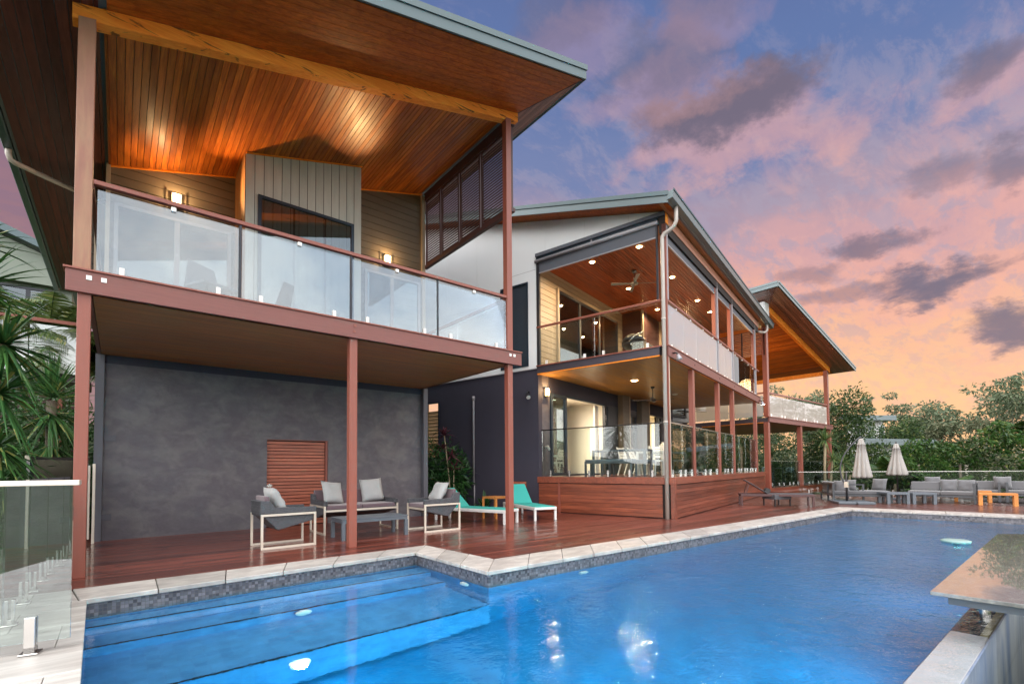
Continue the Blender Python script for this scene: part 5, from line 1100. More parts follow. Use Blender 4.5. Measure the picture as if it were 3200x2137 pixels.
# bar chairs on the far terrace
def bar_chair(x, y, rz, label):
    t = thing('bar_chair', label, 'chair', (x, y, .25), rz, 'pale teal bar chairs on the far terrace', local=True); m_ = bpy.data.materials.get('pale_teal_metal') or mat('pale_teal_metal', (.30, .48, .48), .4)
    MB().box(-.22, .22, -.22, .22, .60, .63).build('seat', m_, t)
    for a, b in ((-.2, -.2), (.2, -.2), (-.2, .2), (.2, .2)): MB().tube([(a, b, .6), (a*1.35, b*1.35, 0)], .014, 6).build('leg', m_, t)
    MB().tube([(-.2, -.2, .62), (-.22, -.15, .85), (-.2, .2, .88), (.2, .2, .88), (.22, -.15, .85), (.2, -.2, .62)], .013, 6).build('arm_rail', m_, t); MB().box(-.2, .2, .19, .2, .66, .86).build('backrest', m_, t)
bar_chair(24.3, 10.2, .4, 'pale teal bar chair left of the high table on the far terrace'); bar_chair(27.1, 10.3, 2.2, 'pale teal bar chair with open arms right of the high table'); leg_table('bar_table', 'thin high table on the far terrace', 'table', (25.3, 10.3, .25), 0, 1.1, .6, .85, .04, .05, M['slate'])
# =============================================================== glass pool fences
def spigot(parent, x, y, ang, h=.20, z=0.006):
    mb = MB(); mb.box(-.028, .028, -.03, -.008, .012, h); mb.box(-.028, .028, .008, .03, .012, h); mb.box(-.028, .028, -.03, .03, .012, .05); mb.box(-.05, .05, -.05, .05, 0, .012); mb.tube([(.0, -.035, .05), (.0, -.06, .05)], .013, 8)
    mb.xf(Matrix.Rotation(ang, 4, 'Z')); mb.xf(Matrix.Translation((x, y, z))); return mb.build('spigot', M['steel'], parent, bevel=.003)
fg = bpy.data.materials.get('fence_pane') or glassm('fence_pane', .05, tint=(.80, .86, .84), f_scale=1.1)
fn = thing('glass_fence', 'near glass pool fence panel with pale top rail', 'fence', (-.24, 4.47, 0)); d = V((-1.0, .19, 0)).normalized(); n_ = V((-d.y, d.x, 0)); p0 = V((-.238, 4.46, 0))
MB().vbox(p0+V((0, 0, .08)), d*1.55, n_*.012, V((0, 0, 1.03))).build('glass_panel', fg, fn)
MB().vbox(p0+V((0, 0, 1.108))-n_*.02-d*-.0-d*.035, d*1.62, n_*.05, V((0, 0, .035))).build('rail', M['alum'], fn, bevel=.004)
for s in (.20, .75, 1.3): q = p0+d*s; spigot(fn, q.x, q.y, math.atan2(d.y, d.x), .24)
fn = thing('glass_fence', 'long glass fence running back from the pool to the dark gate', 'fence', (-.68, 5.0, 0))
pts = [(-.64, 5.1), (-.66, 6.55), (-.62, 7.6), (-.56, 8.65), (-.50, 9.7)]
for a, b in zip(pts, pts[1:]):
    a, b = V((*a, 0)), V((*b, 0)); dd = (b-a); L = dd.length; dd.normalize(); nn = V((-dd.y, dd.x, 0))
    MB().vbox(a+dd*.02+V((0, 0, .08)), dd*(L-.04), nn*.012, V((0, 0, 1.05))).build('glass_panel', fg, fn)
    for s in (.22, .78): q = a+dd*L*s; spigot(fn, q.x, q.y, math.atan2(dd.y, dd.x)+math.pi, .20)
fn = thing('glass_fence', 'outer glass fence on the left edge of the stone paving', 'fence', (-1.0, 5.4, 0))
pts = [(-.66, 5.45), (-.80, 7.5), (-.95, 9.3)]
for a, b in zip(pts, pts[1:]):
    a, b = V((*a, 0)), V((*b, 0)); dd = (b-a); L = dd.length; dd.normalize(); nn = V((-dd.y, dd.x, 0))
    MB().vbox(a+dd*.02+V((-.25, 0, .08)), dd*(L-.04), nn*.012, V((0, 0, 1.05))).build('glass_panel', fg, fn)
    for s in (.15, .5, .85): q = a+dd*L*s; spigot(fn, q.x-.25, q.y, math.atan2(dd.y, dd.x)+math.pi, .20)
g_ = thing('pool_gate', 'tall dark gate leaf with pale posts beside the grey pilaster', 'gate', (-.36, 10.7, 0))
MB().box(-.43, -.42, 9.8, 10.7, .08, 1.32).build('glass_panel', M['wglass'], g_)
MB().box(-.345, -.305, 10.66, 10.70, .0, 1.33).build('post', M['alum'], g_, bevel=.004); MB().box(-.40, -.37, 10.60, 10.64, .08, 1.30).build('post', M['alum'], g_, bevel=.004)
MB().box(-.42, -.40, 10.5, 10.6, 1.08, 1.20).build('latch', M['black'], g_)
fn = thing('glass_fence', 'dark framed glass fence in front of the spiky plants', 'fence', (-1.15, 10.9, 0))
MB().vbox((-1.13, 11.0, .1), (.68, .9, 0), (.008, -.006, 0), (0, 0, 1.30)).build('glass_panel', M['wglass'], fn); MB().vbox((-1.15, 11.0, 1.40), (.70, .92, 0), (.03, -.024, 0), (0, 0, .05)).build('rail', M['framed'], fn)
MB().box(-1.18, -1.12, 10.95, 11.0, 1.40, 1.47).build('rail_end', M['alum'], fn); MB().box(-1.16, -1.13, 10.96, 10.99, -.5, 1.40).build('post', M['track'], fn)
# far fence
fn = thing('glass_fence', 'long low glass fence with thin steel rail behind the far sofas', 'fence', (23.6, 4.8, 0))
a, b = V((21.7, 7.9, 0)), V((26.2, .6, 0)); dd = (b-a).normalized(); nn = V((-dd.y, dd.x, 0)); L = (b-a).length
k = 6
for i in range(k): MB().vbox(a+dd*(i*L/k+.01)+V((0, 0, .06)), dd*(L/k-.02), nn*.012, V((0, 0, .86))).build('glass_panel', M['clear'], fn)
MB().vbox(a+V((0, 0, .925)), dd*L, nn*.03, V((0, 0, .02))).build('rail', M['steel'], fn)
for i in range(k*2): q = a+dd*((i+.5)*L/(k*2)); spigot(fn, q.x, q.y, math.atan2(dd.y, dd.x), .2)
# =============================================================== vegetation
G = {}
G['yucca'] = leafm('yucca_leaf', (.018, .075, .03), (.08, .20, .045), (.26, .27, .08), .35, .15)
G['palm'] = leafm('palm_leaflet', (.04, .10, .03), (.20, .26, .08), (.36, .36, .14), .4, .3)
G['cord'] = leafm('cordyline_leaf', (.10, .025, .045), (.19, .05, .07), (.06, .10, .03), .35, .2)
G['shrub'] = leafm('glossy_shrub_leaf', (.012, .05, .016), (.05, .14, .03), None, .3, .15)
G['hedge'] = leafm('hedge_leaf', (.012, .05, .014), (.085, .17, .035), (.17, .20, .055), .35, .2)
G['lilly'] = leafm('dense_tree_leaf', (.012, .04, .016), (.07, .12, .03), (.15, .17, .05), .4, .2)
G['gum'] = leafm('gum_leaf', (.065, .095, .055), (.15, .19, .10), (.24, .26, .15), .5, .25)
G['gum2'] = leafm('pale_gum_leaf', (.10, .12, .07), (.21, .23, .13), (.28, .26, .16), .5, .3)
G['bark'] = mat('grey_bark', (.16, .13, .10), .85, var=.3, vscale=4, bump=.5, bscale=12)
G['barkp'] = mat('pale_gum_bark', (.42, .37, .31), .7, var=.2, vscale=2)
G['cane'] = mat('pale_cane', (.34, .27, .17), .7, var=.2)
def unit(n):
    v = RNG.normal(size=(n, 3)); return v/np.linalg.norm(v, axis=1, keepdims=True)
def leaf_quads(P, L, Wd, D=None, droop=0.):
    """diamond leaves at points P; L length, Wd width, D direction (n,3) or random"""
    n = len(P); D = unit(n) if D is None else D/np.linalg.norm(D, axis=1, keepdims=True)
    S = np.cross(D, unit(n)); S /= np.linalg.norm(S, axis=1, keepdims=True)+1e-9
    l = L*RNG.uniform(.6, 1.3, (n, 1)); w = Wd*RNG.uniform(.7, 1.2, (n, 1))
    q = np.stack([P, P+D*l*.45+S*w*.5, P+D*l+np.array([0, 0, -droop])*l, P+D*l*.45-S*w*.5], 1)
    return q.reshape(-1, 3)
def clumps(centres, rad, per, flat=.7, shell=.55):
    out = []; nor = []
    for c, r in zip(centres, rad):
        u = unit(per); rr = r*(shell+(1-shell)*RNG.random((per, 1)))*RNG.uniform(.75, 1.1, (per, 1)); p = u*rr*np.array([1, 1, flat]); out.append(np.array(c)+p); nor.append(u)
    return np.concatenate(out), np.concatenate(nor)
def tree(name, label, x, y, zb, h, crown_r, nl, per, material, group, lean=(0, 0), trunk_m='bark', leaf=(.16, .06), spread=.9, tr=.16, levels=3, flat=.55, cr=.85, low=.45, seed=1):
    rs = random.Random(seed); t = thing(name, label, 'tree', (x, y, zb), 0, group, local=True)
    mb = MB(); tips = []
    def limb(p, d, L, r, lv):
        pts = [p]; rad = [r]; q = V(p); dd = V(d)
        for i in range(4):
            dd = (dd+V((rs.uniform(-.22, .22), rs.uniform(-.22, .22), rs.uniform(-.05, .15)))).normalized(); q = q+dd*L/4; pts.append(q.copy()); rad.append(r*(1-.14*(i+1)))
        mb.tube(pts, rad, 7 if lv < 2 else 5, cap=False)
        if lv >= levels: tips.append((pts[-1], L)); return
        if lv >= 2: tips.append((pts[3], L*.8))
        for k in range(rs.randint(2, 3) if lv else rs.randint(3, 4)):
            a = rs.uniform(0, 6.28); s = spread*rs.uniform(.6, 1.1); nd = (dd+V((math.cos(a), math.sin(a), rs.uniform(-.1, .35)))*s).normalized(); limb(pts[rs.randint(2, 4)], nd, L*rs.uniform(.6, .8), rad[-1]*.62, lv+1)
    limb(V((0, 0, -.6)), V((lean[0], lean[1], 1)).normalized(), h*low+.6, tr, 0)
    # fit tips into the asked height and radius
    zt = max(p.z for p, _ in tips); k = (h-crown_r*.25)/zt; kr = cr*crown_r/max(1e-3, max(math.hypot(p.x, p.y) for p, _ in tips))
    kr = min(kr, 1.6)
    mb.xf(Matrix.Diagonal((kr, kr, k, 1))); mb.build('trunk', G[trunk_m], t)
    cs = [(p.x*kr, p.y*kr, p.z*k) for p, _ in tips]; rs.shuffle(cs); cs = cs[:nl]
    rad = [crown_r*rs.uniform(.15, .30) for _ in cs]
    P, N = clumps(cs, rad, per, flat); D = N+RNG.normal(size=N.shape)*.8+np.array([0, 0, -.15])
    npmesh('crown', leaf_quads(P, leaf[0], leaf[1], D, .15), 4, material, t); return t
def blades(nb, L, w, el0, el1, droop, seed, base=.02, segs=5, curl=0.):
    """rosette of long pointed blades about the origin; returns quads"""
    rs = np.random.default_rng(seed); q = []
    for i in range(nb):
        a = i*2.39996+rs.uniform(-.2, .2); el = R(rs.uniform(el0, el1)); l = L*rs.uniform(.75, 1.1); dr = droop*rs.uniform(.5, 1.3)
        d = np.array([math.cos(a)*math.cos(el), math.sin(a)*math.cos(el), math.sin(el)]); s = np.array([-math.sin(a), math.cos(a), 0.]); s = s+rs.normal(size=3)*.12; s /= np.linalg.norm(s); up = np.cross(s, d)
        prev = None
        for k in range(segs+1):
            tt = k/segs; c = d*l*tt+np.array([0, 0, -dr*l*tt**2.2])+np.array([0, 0, base]); ww = w*(.55+.9*tt if tt < .35 else (1.0-tt)/.65*.865+.02)*.5
            e = (c-s*ww+up*ww*.35, c, c+s*ww+up*ww*.35)
            if prev is not None: q += [prev[0], prev[1], e[1], e[0], prev[1], prev[2], e[2], e[1]]
            prev = e
    return np.array(q)
def rosette_plant(name, label, cat, heads, stems, material, group=None, trunk='cane', at=None):
    """heads: list of (x,y,z, nb, L, w, el0, el1, droop, tilt) in world coords; stems: list of point lists with radius"""
    t = thing(name, label, cat, at, 0, group)
    qs = []
    for i, (x, y, z, nb, L, w, e0, e1, dr, tilt) in enumerate(heads):
        q = blades(nb, L, w, e0, e1, dr, int(abs(x*131+y*17+z*7))+i)
        if tilt: Mx = np.array(Matrix.Rotation(tilt[0], 3, V((-math.sin(tilt[1]), math.cos(tilt[1]), 0)))); q = q @ Mx.T
        qs.append(q+np.array([x, y, z]))
    npmesh('leaves', np.concatenate(qs), 4, material, t)
    if stems:
        mb = MB()
        for pts, r in stems: mb.tube(pts, r, 8)
        mb.build('trunk', G[trunk], t)
    return t
def frond(L, a, el, droop, wl, n=46, seed=0):
    rs = np.random.default_rng(seed); q = []; d = np.array([math.cos(a)*math.cos(el), math.sin(a)*math.cos(el), math.sin(el)]); s = np.array([-math.sin(a), math.cos(a), 0.])
    P = lambda t: d*L*t+np.array([0, 0, -droop*L*t**2])
    for i in range(n):
        t = .12+.88*i/n; c = P(t); tn = P(min(t+.02, 1))-c; tn /= np.linalg.norm(tn)+1e-9; ll = wl*math.sin(math.pi*(.12+.82*t))**.6*rs.uniform(.85, 1.1)
        for sg in (1, -1):
            o = s*sg*.85+tn*.55+np.array([0, 0, -.35+rs.uniform(-.1, .1)]); o /= np.linalg.norm(o); wv = tn*.018
            q += [c-wv, c+wv, c+o*ll*.6+wv*.9, c+o*ll*.6-wv*.9, c+o*ll*.6-wv*.9, c+o*ll*.6+wv*.9, c+o*ll+wv*.1+np.array([0, 0, -.04]), c+o*ll-wv*.1+np.array([0, 0, -.04])]
    return np.array(q), [tuple(P(t)) for t in np.linspace(0, 1, 9)]
def palm(name, label, x, y, zb, h, nf, L, wl, group=None, material=None, el=(.1, 1.1), seed=3, tr=.09, droop=.45):
    t = thing(name, label, 'palm', (x, y, zb), 0, group, local=True); rs = random.Random(seed); qs = []; mb = MB()
    mb.tube([(0, 0, -.5), (.05, .02, h*.5), (0, 0, h)], [tr*1.2, tr, tr*.8], 10); mb.build('trunk', G['bark'], t); mb = MB()
    for i in range(nf):
        q, pts = frond(L*rs.uniform(.8, 1.1), i*2.4+rs.uniform(-.2, .2), rs.uniform(*el), droop*rs.uniform(.7, 1.3), wl, seed=i+seed); off = np.array([0, 0, h]); qs.append(q+off)
        mb.tube([V(p)+V(off) for p in pts], [.02*(1-.1*j) for j in range(9)], 5, cap=False)
    npmesh('fronds', np.concatenate(qs), 4, material or G['palm'], t); mb.build('frond_stem', G['shrub'], t); return t
# --- left side, in front: big spiky plant
rosette_plant('yucca', 'large spiky plant filling the left edge of the picture', 'spiky plant',
    [(-1.30, 9.8, 3.0, 110, 1.10, .06, -45, 75, .35, None), (-1.55, 9.7, 3.75, 74, 1.05, .058, -35, 80, .30, None), (-1.36, 9.9, 2.3, 100, 1.05, .06, -50, 60, .4, None), (-1.36, 10.0, 1.55, 80, .95, .055, -50, 60, .4, None), (-1.55, 9.6, 4.3, 50, .75, .05, 0, 85, .3, None)],
    [([(-1.7, 9.8, -1.6), (-1.6, 9.7, .8), (-1.30, 9.8, 3.0)], .06), ([(-1.7, 9.7, -1.6), (-1.65, 9.7, 1.5), (-1.55, 9.6, 4.2)], .05), ([(-1.65, 10.0, -1.6), (-1.36, 10.0, 1.5)], .06)], G['yucca'], 'spiky plants left of the house', at=(-1.6, 9.8, -1.3))
rosette_plant('yucca', 'smaller spiky plant standing just left of the near brown post', 'spiky plant',
    [(-.98, 12.2, 2.55, 70, 1.0, .066, 5, 88, .15, None), (-.98, 12.2, 2.25, 60, .95, .06, -70, 20, .35, None), (-.98, 12.2, 1.7, 40, .8, .055, -80, -20, .35, None)], [([(-1.0, 12.2, -.6), (-.98, 12.2, 2.5)], .075)], G['yucca'], 'spiky plants left of the house', 'bark', at=(-1.0, 12.2, -.3))
def leafmass(name, label, cat, boxes, n, leaf, material, group=None, at=None, stems=()):
    """boxes: (cx,cy,cz,rx,ry,rz) ellipsoids filled near their surface"""
    t = thing(name, label, cat, at, 0, group); Ps = []; Ds = []
    tot = sum((b[3]*b[4]+b[3]*b[5]+b[4]*b[5]) for b in boxes)
    for b in boxes:
        k = int(n*(b[3]*b[4]+b[3]*b[5]+b[4]*b[5])/tot); u = unit(k); bump_ = 1+.16*np.sin(u[:, :1]*9+b[0])*np.cos(u[:, 1:2]*8+b[1])+.12*np.sin(u[:, 2:3]*13+u[:, :1]*11)
        rr = (RNG.random((k, 1))**.35)*bump_; Ps.append(np.array(b[:3])+u*rr*np.array(b[3:6])); Ds.append(u*1.0+RNG.normal(size=u.shape)*.75+np.array([0, 0, .15]))
    npmesh('foliage', leaf_quads(np.concatenate(Ps), leaf[0], leaf[1], np.concatenate(Ds), .2), 4, material, t)
    if stems:
        mb = MB()
        for pts, r in stems: mb.tube(pts, r, 7)
        mb.build('trunk', G['bark'], t)
    return t
leafmass('shrub', 'dark shrubbery behind the spiky plants at the left', 'shrub', [(-2.2, 12.0, .5, 1.3, 1.2, 1.6), (-1.2, 14.0, .9, 1.5, 1.0, 2.0), (-2.6, 10.4, .0, 1.1, 1.2, 1.2), (-2.3, 12.6, 2.3, .8, .7, 1.1), (-1.1, 13.6, 1.2, .7, .6, 1.5)], 15000, (.28, .035), G['shrub'], at=(-1.8, 12.4, -.8))
palm('palm', 'pale green feathery palm between the spiky plant and the near brown post', -1.45, 16.9, .6, 3.7, 44, 2.2, .6, 'feathery palms left of the house', seed=5)
palm('palm', 'feathery palm partly hidden by the large spiky plant', -2.7, 16.2, .4, 4.1, 40, 2.2, .6, 'feathery palms left of the house', seed=9)
palm('palm', 'feathery palm low beside the neighbouring balcony glass', -1.3, 18.2, .9, 3.4, 34, 2.0, .5, 'feathery palms left of the house', seed=12)
# neighbour's balcony and house on the left
nb = thing('neighbour_house', 'pale house with dark roof edge behind the palms at the left', 'house', (-3.2, 23, 1.0))
MB().box(-8, -1.4, 23, 29, .5, 7.6).build('wall', mat('pale_green_grey_wall', (.20, .23, .19), .7, var=.05), nb)
mb = MB(); mb.prism([(-8.4, 22.4, 7.9), (-3.6, 22.4, 9.55), (-.6, 22.4, 8.35), (-.6, 22.4, 8.15), (-3.6, 22.4, 9.3), (-8.4, 22.4, 7.65)], (0, 7, 0)); mb.build('roof', M['metal_f'], nb)
mb = MB(); mb.prism([(-8.0, 22.7, 7.6), (-1.2, 22.7, 7.6), (-1.2, 22.7, 8.3), (-3.6, 22.7, 9.2), (-8.0, 22.7, 7.9)], (0, .3, 0)); mb.build('gable', bpy.data.materials['pale_green_grey_wall'], nb)
window(nb, -3.2, -1.9, 6.2, 7.5, 22.92, (-2.5,), .08, 'wglass', 'framed', 'window', M['back'], .07)
bl = thing('neighbour_balcony', 'glass fronted balcony with brown rail behind the spiky plants', 'balcony', (-1.6, 15.4, 0))
MB().box(-5.0, -.62, 15.3, 15.38, 4.66, 4.74).build('rail', M['post'], bl); MB().box(-5.0, -.62, 15.6, 17.4, 3.35, 3.55).build('floor_slab', M['render'], bl)
for a, b in ((-5.0, -3.3), (-3.28, -1.65), (-1.63, -.64)): MB().box(a, b, 15.34, 15.35, 3.5, 4.6).build('glass_panel', glassm('neighbour_pane', .15, milk=.5, tint=(.8, .9, .85), milkcol=(.55, .62, .56)) if a < -4 else bpy.data.materials['neighbour_pane'], bl)
for x in (-4.5, -1.2): MB().box(x, x+.12, 15.6, 15.72, -.8, 3.36).build('post', M['post'], bl)
mb = MB()
for i in range(24): mb.box(-4.6, -.7, 15.9, 15.93, .1+i*.13, .19+i*.13)
solo(mb, 'slat_screen', M['lourve'], 'dark horizontal slat screen behind the spiky plants', 'screen', (-2.6, 15.9, 0))
# --- garden bed between the wings
def W(u, v, z): return W2.M @ V((u, v, z))
bedc = (7.15, 12.3)
leafmass('shrub', 'glossy green shrub in the bed between the two wings', 'shrub', [(6.95, 12.3, 1.05, .55, .55, .95), (7.55, 12.25, 1.0, .5, .5, .95), (8.0, 12.4, .9, .4, .4, .75), (6.5, 12.4, .8, .35, .4, .75)], 2600, (.24, .045), G['shrub'], at=(7.2, 12.3, -.05), stems=[([(7.2, 12.3, -.1), (7.15, 12.3, .9)], .03)])
rosette_plant('cordyline', 'tall burgundy leaved plant rising above the glossy shrub', 'shrub',
    [(7.25, 11.95, 2.15, 26, .42, .075, -20, 70, .3, None), (7.2, 12.0, 1.75, 22, .42, .07, -30, 50, .3, None), (7.5, 11.85, 1.15, 22, .40, .07, -10, 80, .3, None), (7.45, 11.9, 1.55, 20, .38, .07, -20, 60, .3, None)],
    [([(7.42, 11.85, -.05), (7.38, 11.9, .9), (7.25, 11.95, 2.15)], .018), ([(7.5, 11.85, -.05), (7.5, 11.85, 1.15)], .015)], G['cord'], at=(7.4, 11.9, -.05))
rosette_plant('shrub', 'small plant with broad green blades low against the dark wall', 'shrub', [(8.35, 11.5, .0, 22, .62, .10, 30, 85, .25, None), (8.9, 11.25, .0, 20, .45, .05, 5, 50, .4, None), (7.9, 11.35, .0, 24, .42, .04, 10, 60, .5, None), (7.2, 11.3, .0, 24, .42, .04, 10, 60, .5, None)], [], G['shrub'], at=(8.3, 11.4, -.05))
leafmass('shrub', 'green leaves in front of the timber bladed window', 'shrub', [(6.7, 13.2, 2.35, .35, .4, .45)], 420, (.22, .05), G['shrub'], at=(6.7, 13.2, -.05), stems=[([(6.7, 13.2, -.1), (6.7, 13.2, 2.2)], .02)])
# --- beyond the far wing and the sofas
def hedge():
    t = thing('hedge', 'tall dense leafy hedge along the right behind the far fence', 'hedge', (27, -2, -.6)); Ps = []; Ds = []
    a = np.array([24.9, 5.2]); b = np.array([31.0, -9.0]); dd = (b-a); n = 30000
    s = RNG.random(n); h0 = 2.35+.55*np.sin(s*7+1)+.3*np.sin(s*19+2)+.25*np.sin(s*41); h0 = h0*(.62+.38*np.clip(s*5, 0, 1)); zz = -.9+(h0+.9)*RNG.random(n)**.8
    nrm = np.array([-dd[1], dd[0]]); nrm = nrm/np.linalg.norm(nrm); nrm = nrm if nrm[0] < 0 else -nrm
    bulge = .45*np.sin(s*23+zz*1.7)+.35*np.sin(s*51-zz*3.1)+.2*np.sin(zz*6+s*90)-np.clip((zz-h0+.8), 0, 1)*.6; dep = np.where(RNG.random(n) < .72, 0, -RNG.random(n)*1.4)
    xy = a+dd*s[:, None]+nrm*(bulge+dep)[:, None]; P = np.column_stack([xy, zz]); D = np.column_stack([np.tile(nrm, (n, 1)), np.full(n, .25)])+RNG.normal(size=(n, 3))*.55
    npmesh('foliage', leaf_quads(P, .21, .075, D, .25), 4, G['hedge'], t)
    mb = MB()
    for i in range(12): q = a+dd*(i+.5)/12-nrm*.3; mb.tube([(q[0], q[1], -3), (q[0], q[1], 1.2)], .05, 6)
    mb.build('trunk', G['bark'], t)
hedge()
lt = lambda lb, x, y, z, rx, ry, rz, n, g='dense dark trees beyond the far wing', m_='lilly', lf=(.22, .08): leafmass('tree', lb, 'tree', [(x, y, z, rx, ry, rz), (x+rx*.35, y-ry*.4, z+rz*.5, rx*.6, ry*.6, rz*.6), (x-rx*.35, y+ry*.4, z-rz*.3, rx*.7, ry*.7, rz*.7)], n, lf, G[m_], g, (x, y, -1.2), [([(x, y, -1.6), (x, y, z)], .12)])
lt('dense dark tree just right of the far wing', 31.5, 9.3, 2.3, 1.6, 1.5, 3.0, 9000); lt('dark bushy tree seen through the posts under the far balcony', 32, 14.5, 1.2, 3.0, 3.0, 2.6, 8000)
lt('dark green mass low behind the far terrace fence', 36, 18.5, 1.5, 3.5, 3.5, 3.2, 7000); lt('rounded dark bush behind the left umbrella', 29.3, 7.6, .6, 1.3, 1.3, 1.6, 4200)
lt('dark shrub between the umbrella and the hedge', 27.6, 5.6, .35, 1.3, 1.3, 1.2, 4000); lt('mid green bush above the small neighbouring roof', 38, 8.2, 2.7, 1.4, 1.4, 1.3, 3500)
lt('yellow green bush at the left end of the hedge', 31, 5.4, .9, 1.3, 1.1, 1.3, 3500, m_='hedge')
for (x, y, h, nb, L, lb) in ((26.3, 8.35, 2.4, 70, 1.0, 'tall yucca with pale stems right of the far balcony post'), (24.9, 7.25, 1.25, 60, .85, 'short yucca at the corner of the far terrace'), (29.4, 12.4, 2.9, 60, 1.1, 'thin stemmed yucca seen through the far terrace posts')):
    rosette_plant('yucca', lb, 'spiky plant', [(x, y, h, nb, L, .06, -30, 85, .3, None), (x+.3, y-.2, h*.62, nb-20, L*.8, .055, -30, 80, .3, None)], [([(x+.1, y+.1, -.8), (x-.15, y, h*.5), (x, y, h)], .06), ([(x+.1, y-.1, -.8), (x+.35, y-.1, h*.3), (x+.3, y-.2, h*.62)], .05)], leafm('far_yucca_leaf', (.03, .08, .03), (.12, .20, .06), (.32, .34, .12), .4, .2) if not bpy.data.materials.get('far_yucca_leaf') else bpy.data.materials['far_yucca_leaf'], 'yuccas by the far terrace', at=(x, y, -.6))
palm('palm', 'low feathery palm between the two umbrellas', 25.4, 5.5, -.3, .7, 18, 1.9, .42, 'feathery palms at the far end', G['hedge'], (.5, 1.35), 21, .08, .35)
palm('palm', 'low feathery palm right of the farther umbrella', 25.2, 4.1, -.3, .3, 16, 1.6, .40, 'feathery palms at the far end', G['hedge'], (.3, 1.3), 31, .08, .4)
palm('palm', 'feathery palm high at the right edge above the hedge', 36.0, 2.3, -.5, 3.2, 22, 2.0, .55, 'feathery palms at the far end', G['hedge'], (.0, 1.3), 41, .12, .4)
def far(az, d): return d*math.cos(R(az)), d*math.sin(R(az))
gt = [(8.8, 44, 6.0, 3.0, 34, 85, 'gum', 'spreading gum tree left of centre above the hedge'), (6.3, 42, 7.0, 3.6, 40, 80, 'gum', 'tallest gum tree with flat layered crown above the hedge'), (3.6, 41, 6.9, 3.4, 38, 80, 'gum', 'gum tree with pale forked limbs at the right edge'),
      (13.6, 52, 7.6, 2.3, 16, 90, 'gum', 'small crowned gum tree above the neighbouring roof'), (11.9, 50, 7.3, 2.6, 16, 90, 'gum', 'flat topped gum tree right of the neighbouring roof'), (15.2, 56, 6.3, 2.3, 12, 110, 'gum', 'thin gum tree between the far roof and the small crowned tree'),
      (10.2, 47, 4.9, 2.8, 22, 150, 'gum2', 'pale round crowned gum tree behind the farther umbrella'), (7.6, 39, 4.2, 2.4, 22, 140, 'gum2', 'pale gum tree just above the hedge'), (16.9, 60, 6.0, 2.6, 16, 130, 'gum', 'gum tree just right of the far roof tip')]
for i, (az_, d_, h_, r_, nl, per, m_, lb) in enumerate(gt):
    x, y = far(az_, d_); tree('gum_tree', lb, x, y, -1.0, h_+1.0, r_, nl, per, G[m_], 'gum trees on the skyline', lean=(.15*math.sin(i*2.1), .15*math.cos(i*1.7)), trunk_m='barkp', leaf=(.26, .11), spread=1.15, tr=.2, flat=.42, seed=i*7+3, low=.34)
for i, (az_, d_, h_, r_, lb) in enumerate(((20.3, 62, 11.5, 4.2, 'gum tree seen under the far roof on the left'), (18.6, 60, 10.6, 3.4, 'bare limbed gum tree seen over the far balcony rail'), (22.6, 66, 11.0, 4.0, 'gum tree mostly hidden behind the far wing'))):
    x, y = far(az_, d_); tree('gum_tree', lb, x, y, -1, h_, r_, 22, 130, G['gum'], 'gum trees seen through the far balcony', trunk_m='bark', leaf=(.36, .14), spread=1.1, tr=.22, flat=.5, seed=i*5+60, low=.4)
# understorey on the skyline
P, N = clumps([(*far(a, d), RNG.uniform(-.2, 1.7)) for a, d in zip(RNG.uniform(-6, 24, 150), RNG.uniform(44, 64, 150))], RNG.uniform(1.2, 2.4, 150), 190, .8)
o = npmesh('distant_woodland', leaf_quads(P, .42, .18, N+RNG.normal(size=N.shape)*.7), 4, G['gum2']); tagit(o, 'far olive green woodland filling the gaps behind the trees', 'woodland', kind='stuff')
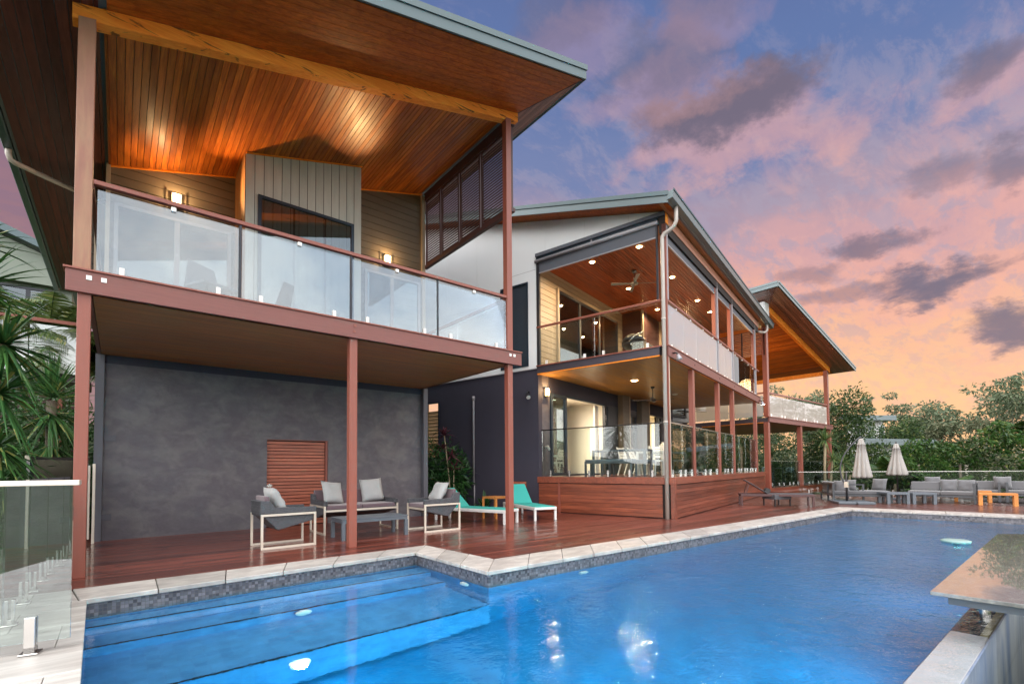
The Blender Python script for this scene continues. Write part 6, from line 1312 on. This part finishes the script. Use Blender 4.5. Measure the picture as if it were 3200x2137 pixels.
# neighbouring houses beyond the hedge
def small_house(x, y, z, w, d, h, rz, label):
    t = thing('neighbour_house', label, 'house', (x, y, z), rz, local=True)
    MB().box(0, w, 0, d, -3, h).build('wall', M['white'], t); mb = MB(); mb.prism([(-.5, -.8, h+.05), (w+.6, -.8, h-.15), (w+.6, -.8, h+.0), (-.5, -.8, h+.2)], (0, d+1.4, 0)); mb.build('roof', M['metal_g'], t)
    mb = MB(); mb.prism([(-.5, -.84, h-.12), (w+.6, -.84, h-.32), (w+.6, -.84, h-.16), (-.5, -.84, h+.04)], (0, .04, 0)); mb.build('fascia', M['metal_g'], t)
    for k in range(3): window(t, .4+k*w/3.2, .4+k*w/3.2+w/5, h-1.6, h-.5, -.06, (), .06, 'wglass', 'whitep', 'window', M['blind'], .05)
hx, hy = far(15.6, 41); small_house(hx, hy, 0, 1.9, 3, 4.45, R(-70), 'pale flat roofed house high between the far trees')
hx, hy = far(13.9, 33); small_house(hx, hy, 0, 2.0, 3, 2.45, R(-74), 'low pale house behind the farther umbrella')
# --- trees behind the camera, seen only as reflections in the glass
for i, (x, y, h_, r_, lb) in enumerate(((27, -17, 8, 4.5, 'gum tree on the slope across from the pool, mirrored in the terrace glass'), (36, -12, 7, 4.2, 'broad gum tree farther along the opposite slope'), (14, -26, 7, 4.5, 'gum tree on the slope directly behind the viewer'))):
    tree('gum_tree', lb, x, y, -3, h_+2, r_, 26, 110, G['gum'], 'gum trees on the slope opposite the house', trunk_m='barkp', leaf=(.4, .16), spread=1.1, tr=.2, flat=.5, seed=i*3+90)
bpy.data.objects.remove(bpy.data.objects.get('zz'), do_unlink=True) if bpy.data.objects.get('zz') else None
SC.render.engine = 'CYCLES'; SC.cycles.use_denoising = True
try: SC.cycles.denoiser = 'OPENIMAGEDENOISE'
except Exception: pass
SC.cycles.transparent_max_bounces = 32; SC.cycles.max_bounces = 10; SC.cycles.transmission_bounces = 8; SC.cycles.glossy_bounces = 4; SC.cycles.diffuse_bounces = 3
SC.cycles.sample_clamp_indirect = 25; SC.cycles.caustics_refractive = True; SC.cycles.caustics_reflective = False; SC.cycles.blur_glossy = .5
SC.cycles.use_adaptive_sampling = True; SC.cycles.adaptive_threshold = .015
vs = SC.view_settings; vs.view_transform = 'Standard'; vs.look = 'None'; vs.exposure = 0.; vs.gamma = 1.; vs.use_curve_mapping = False
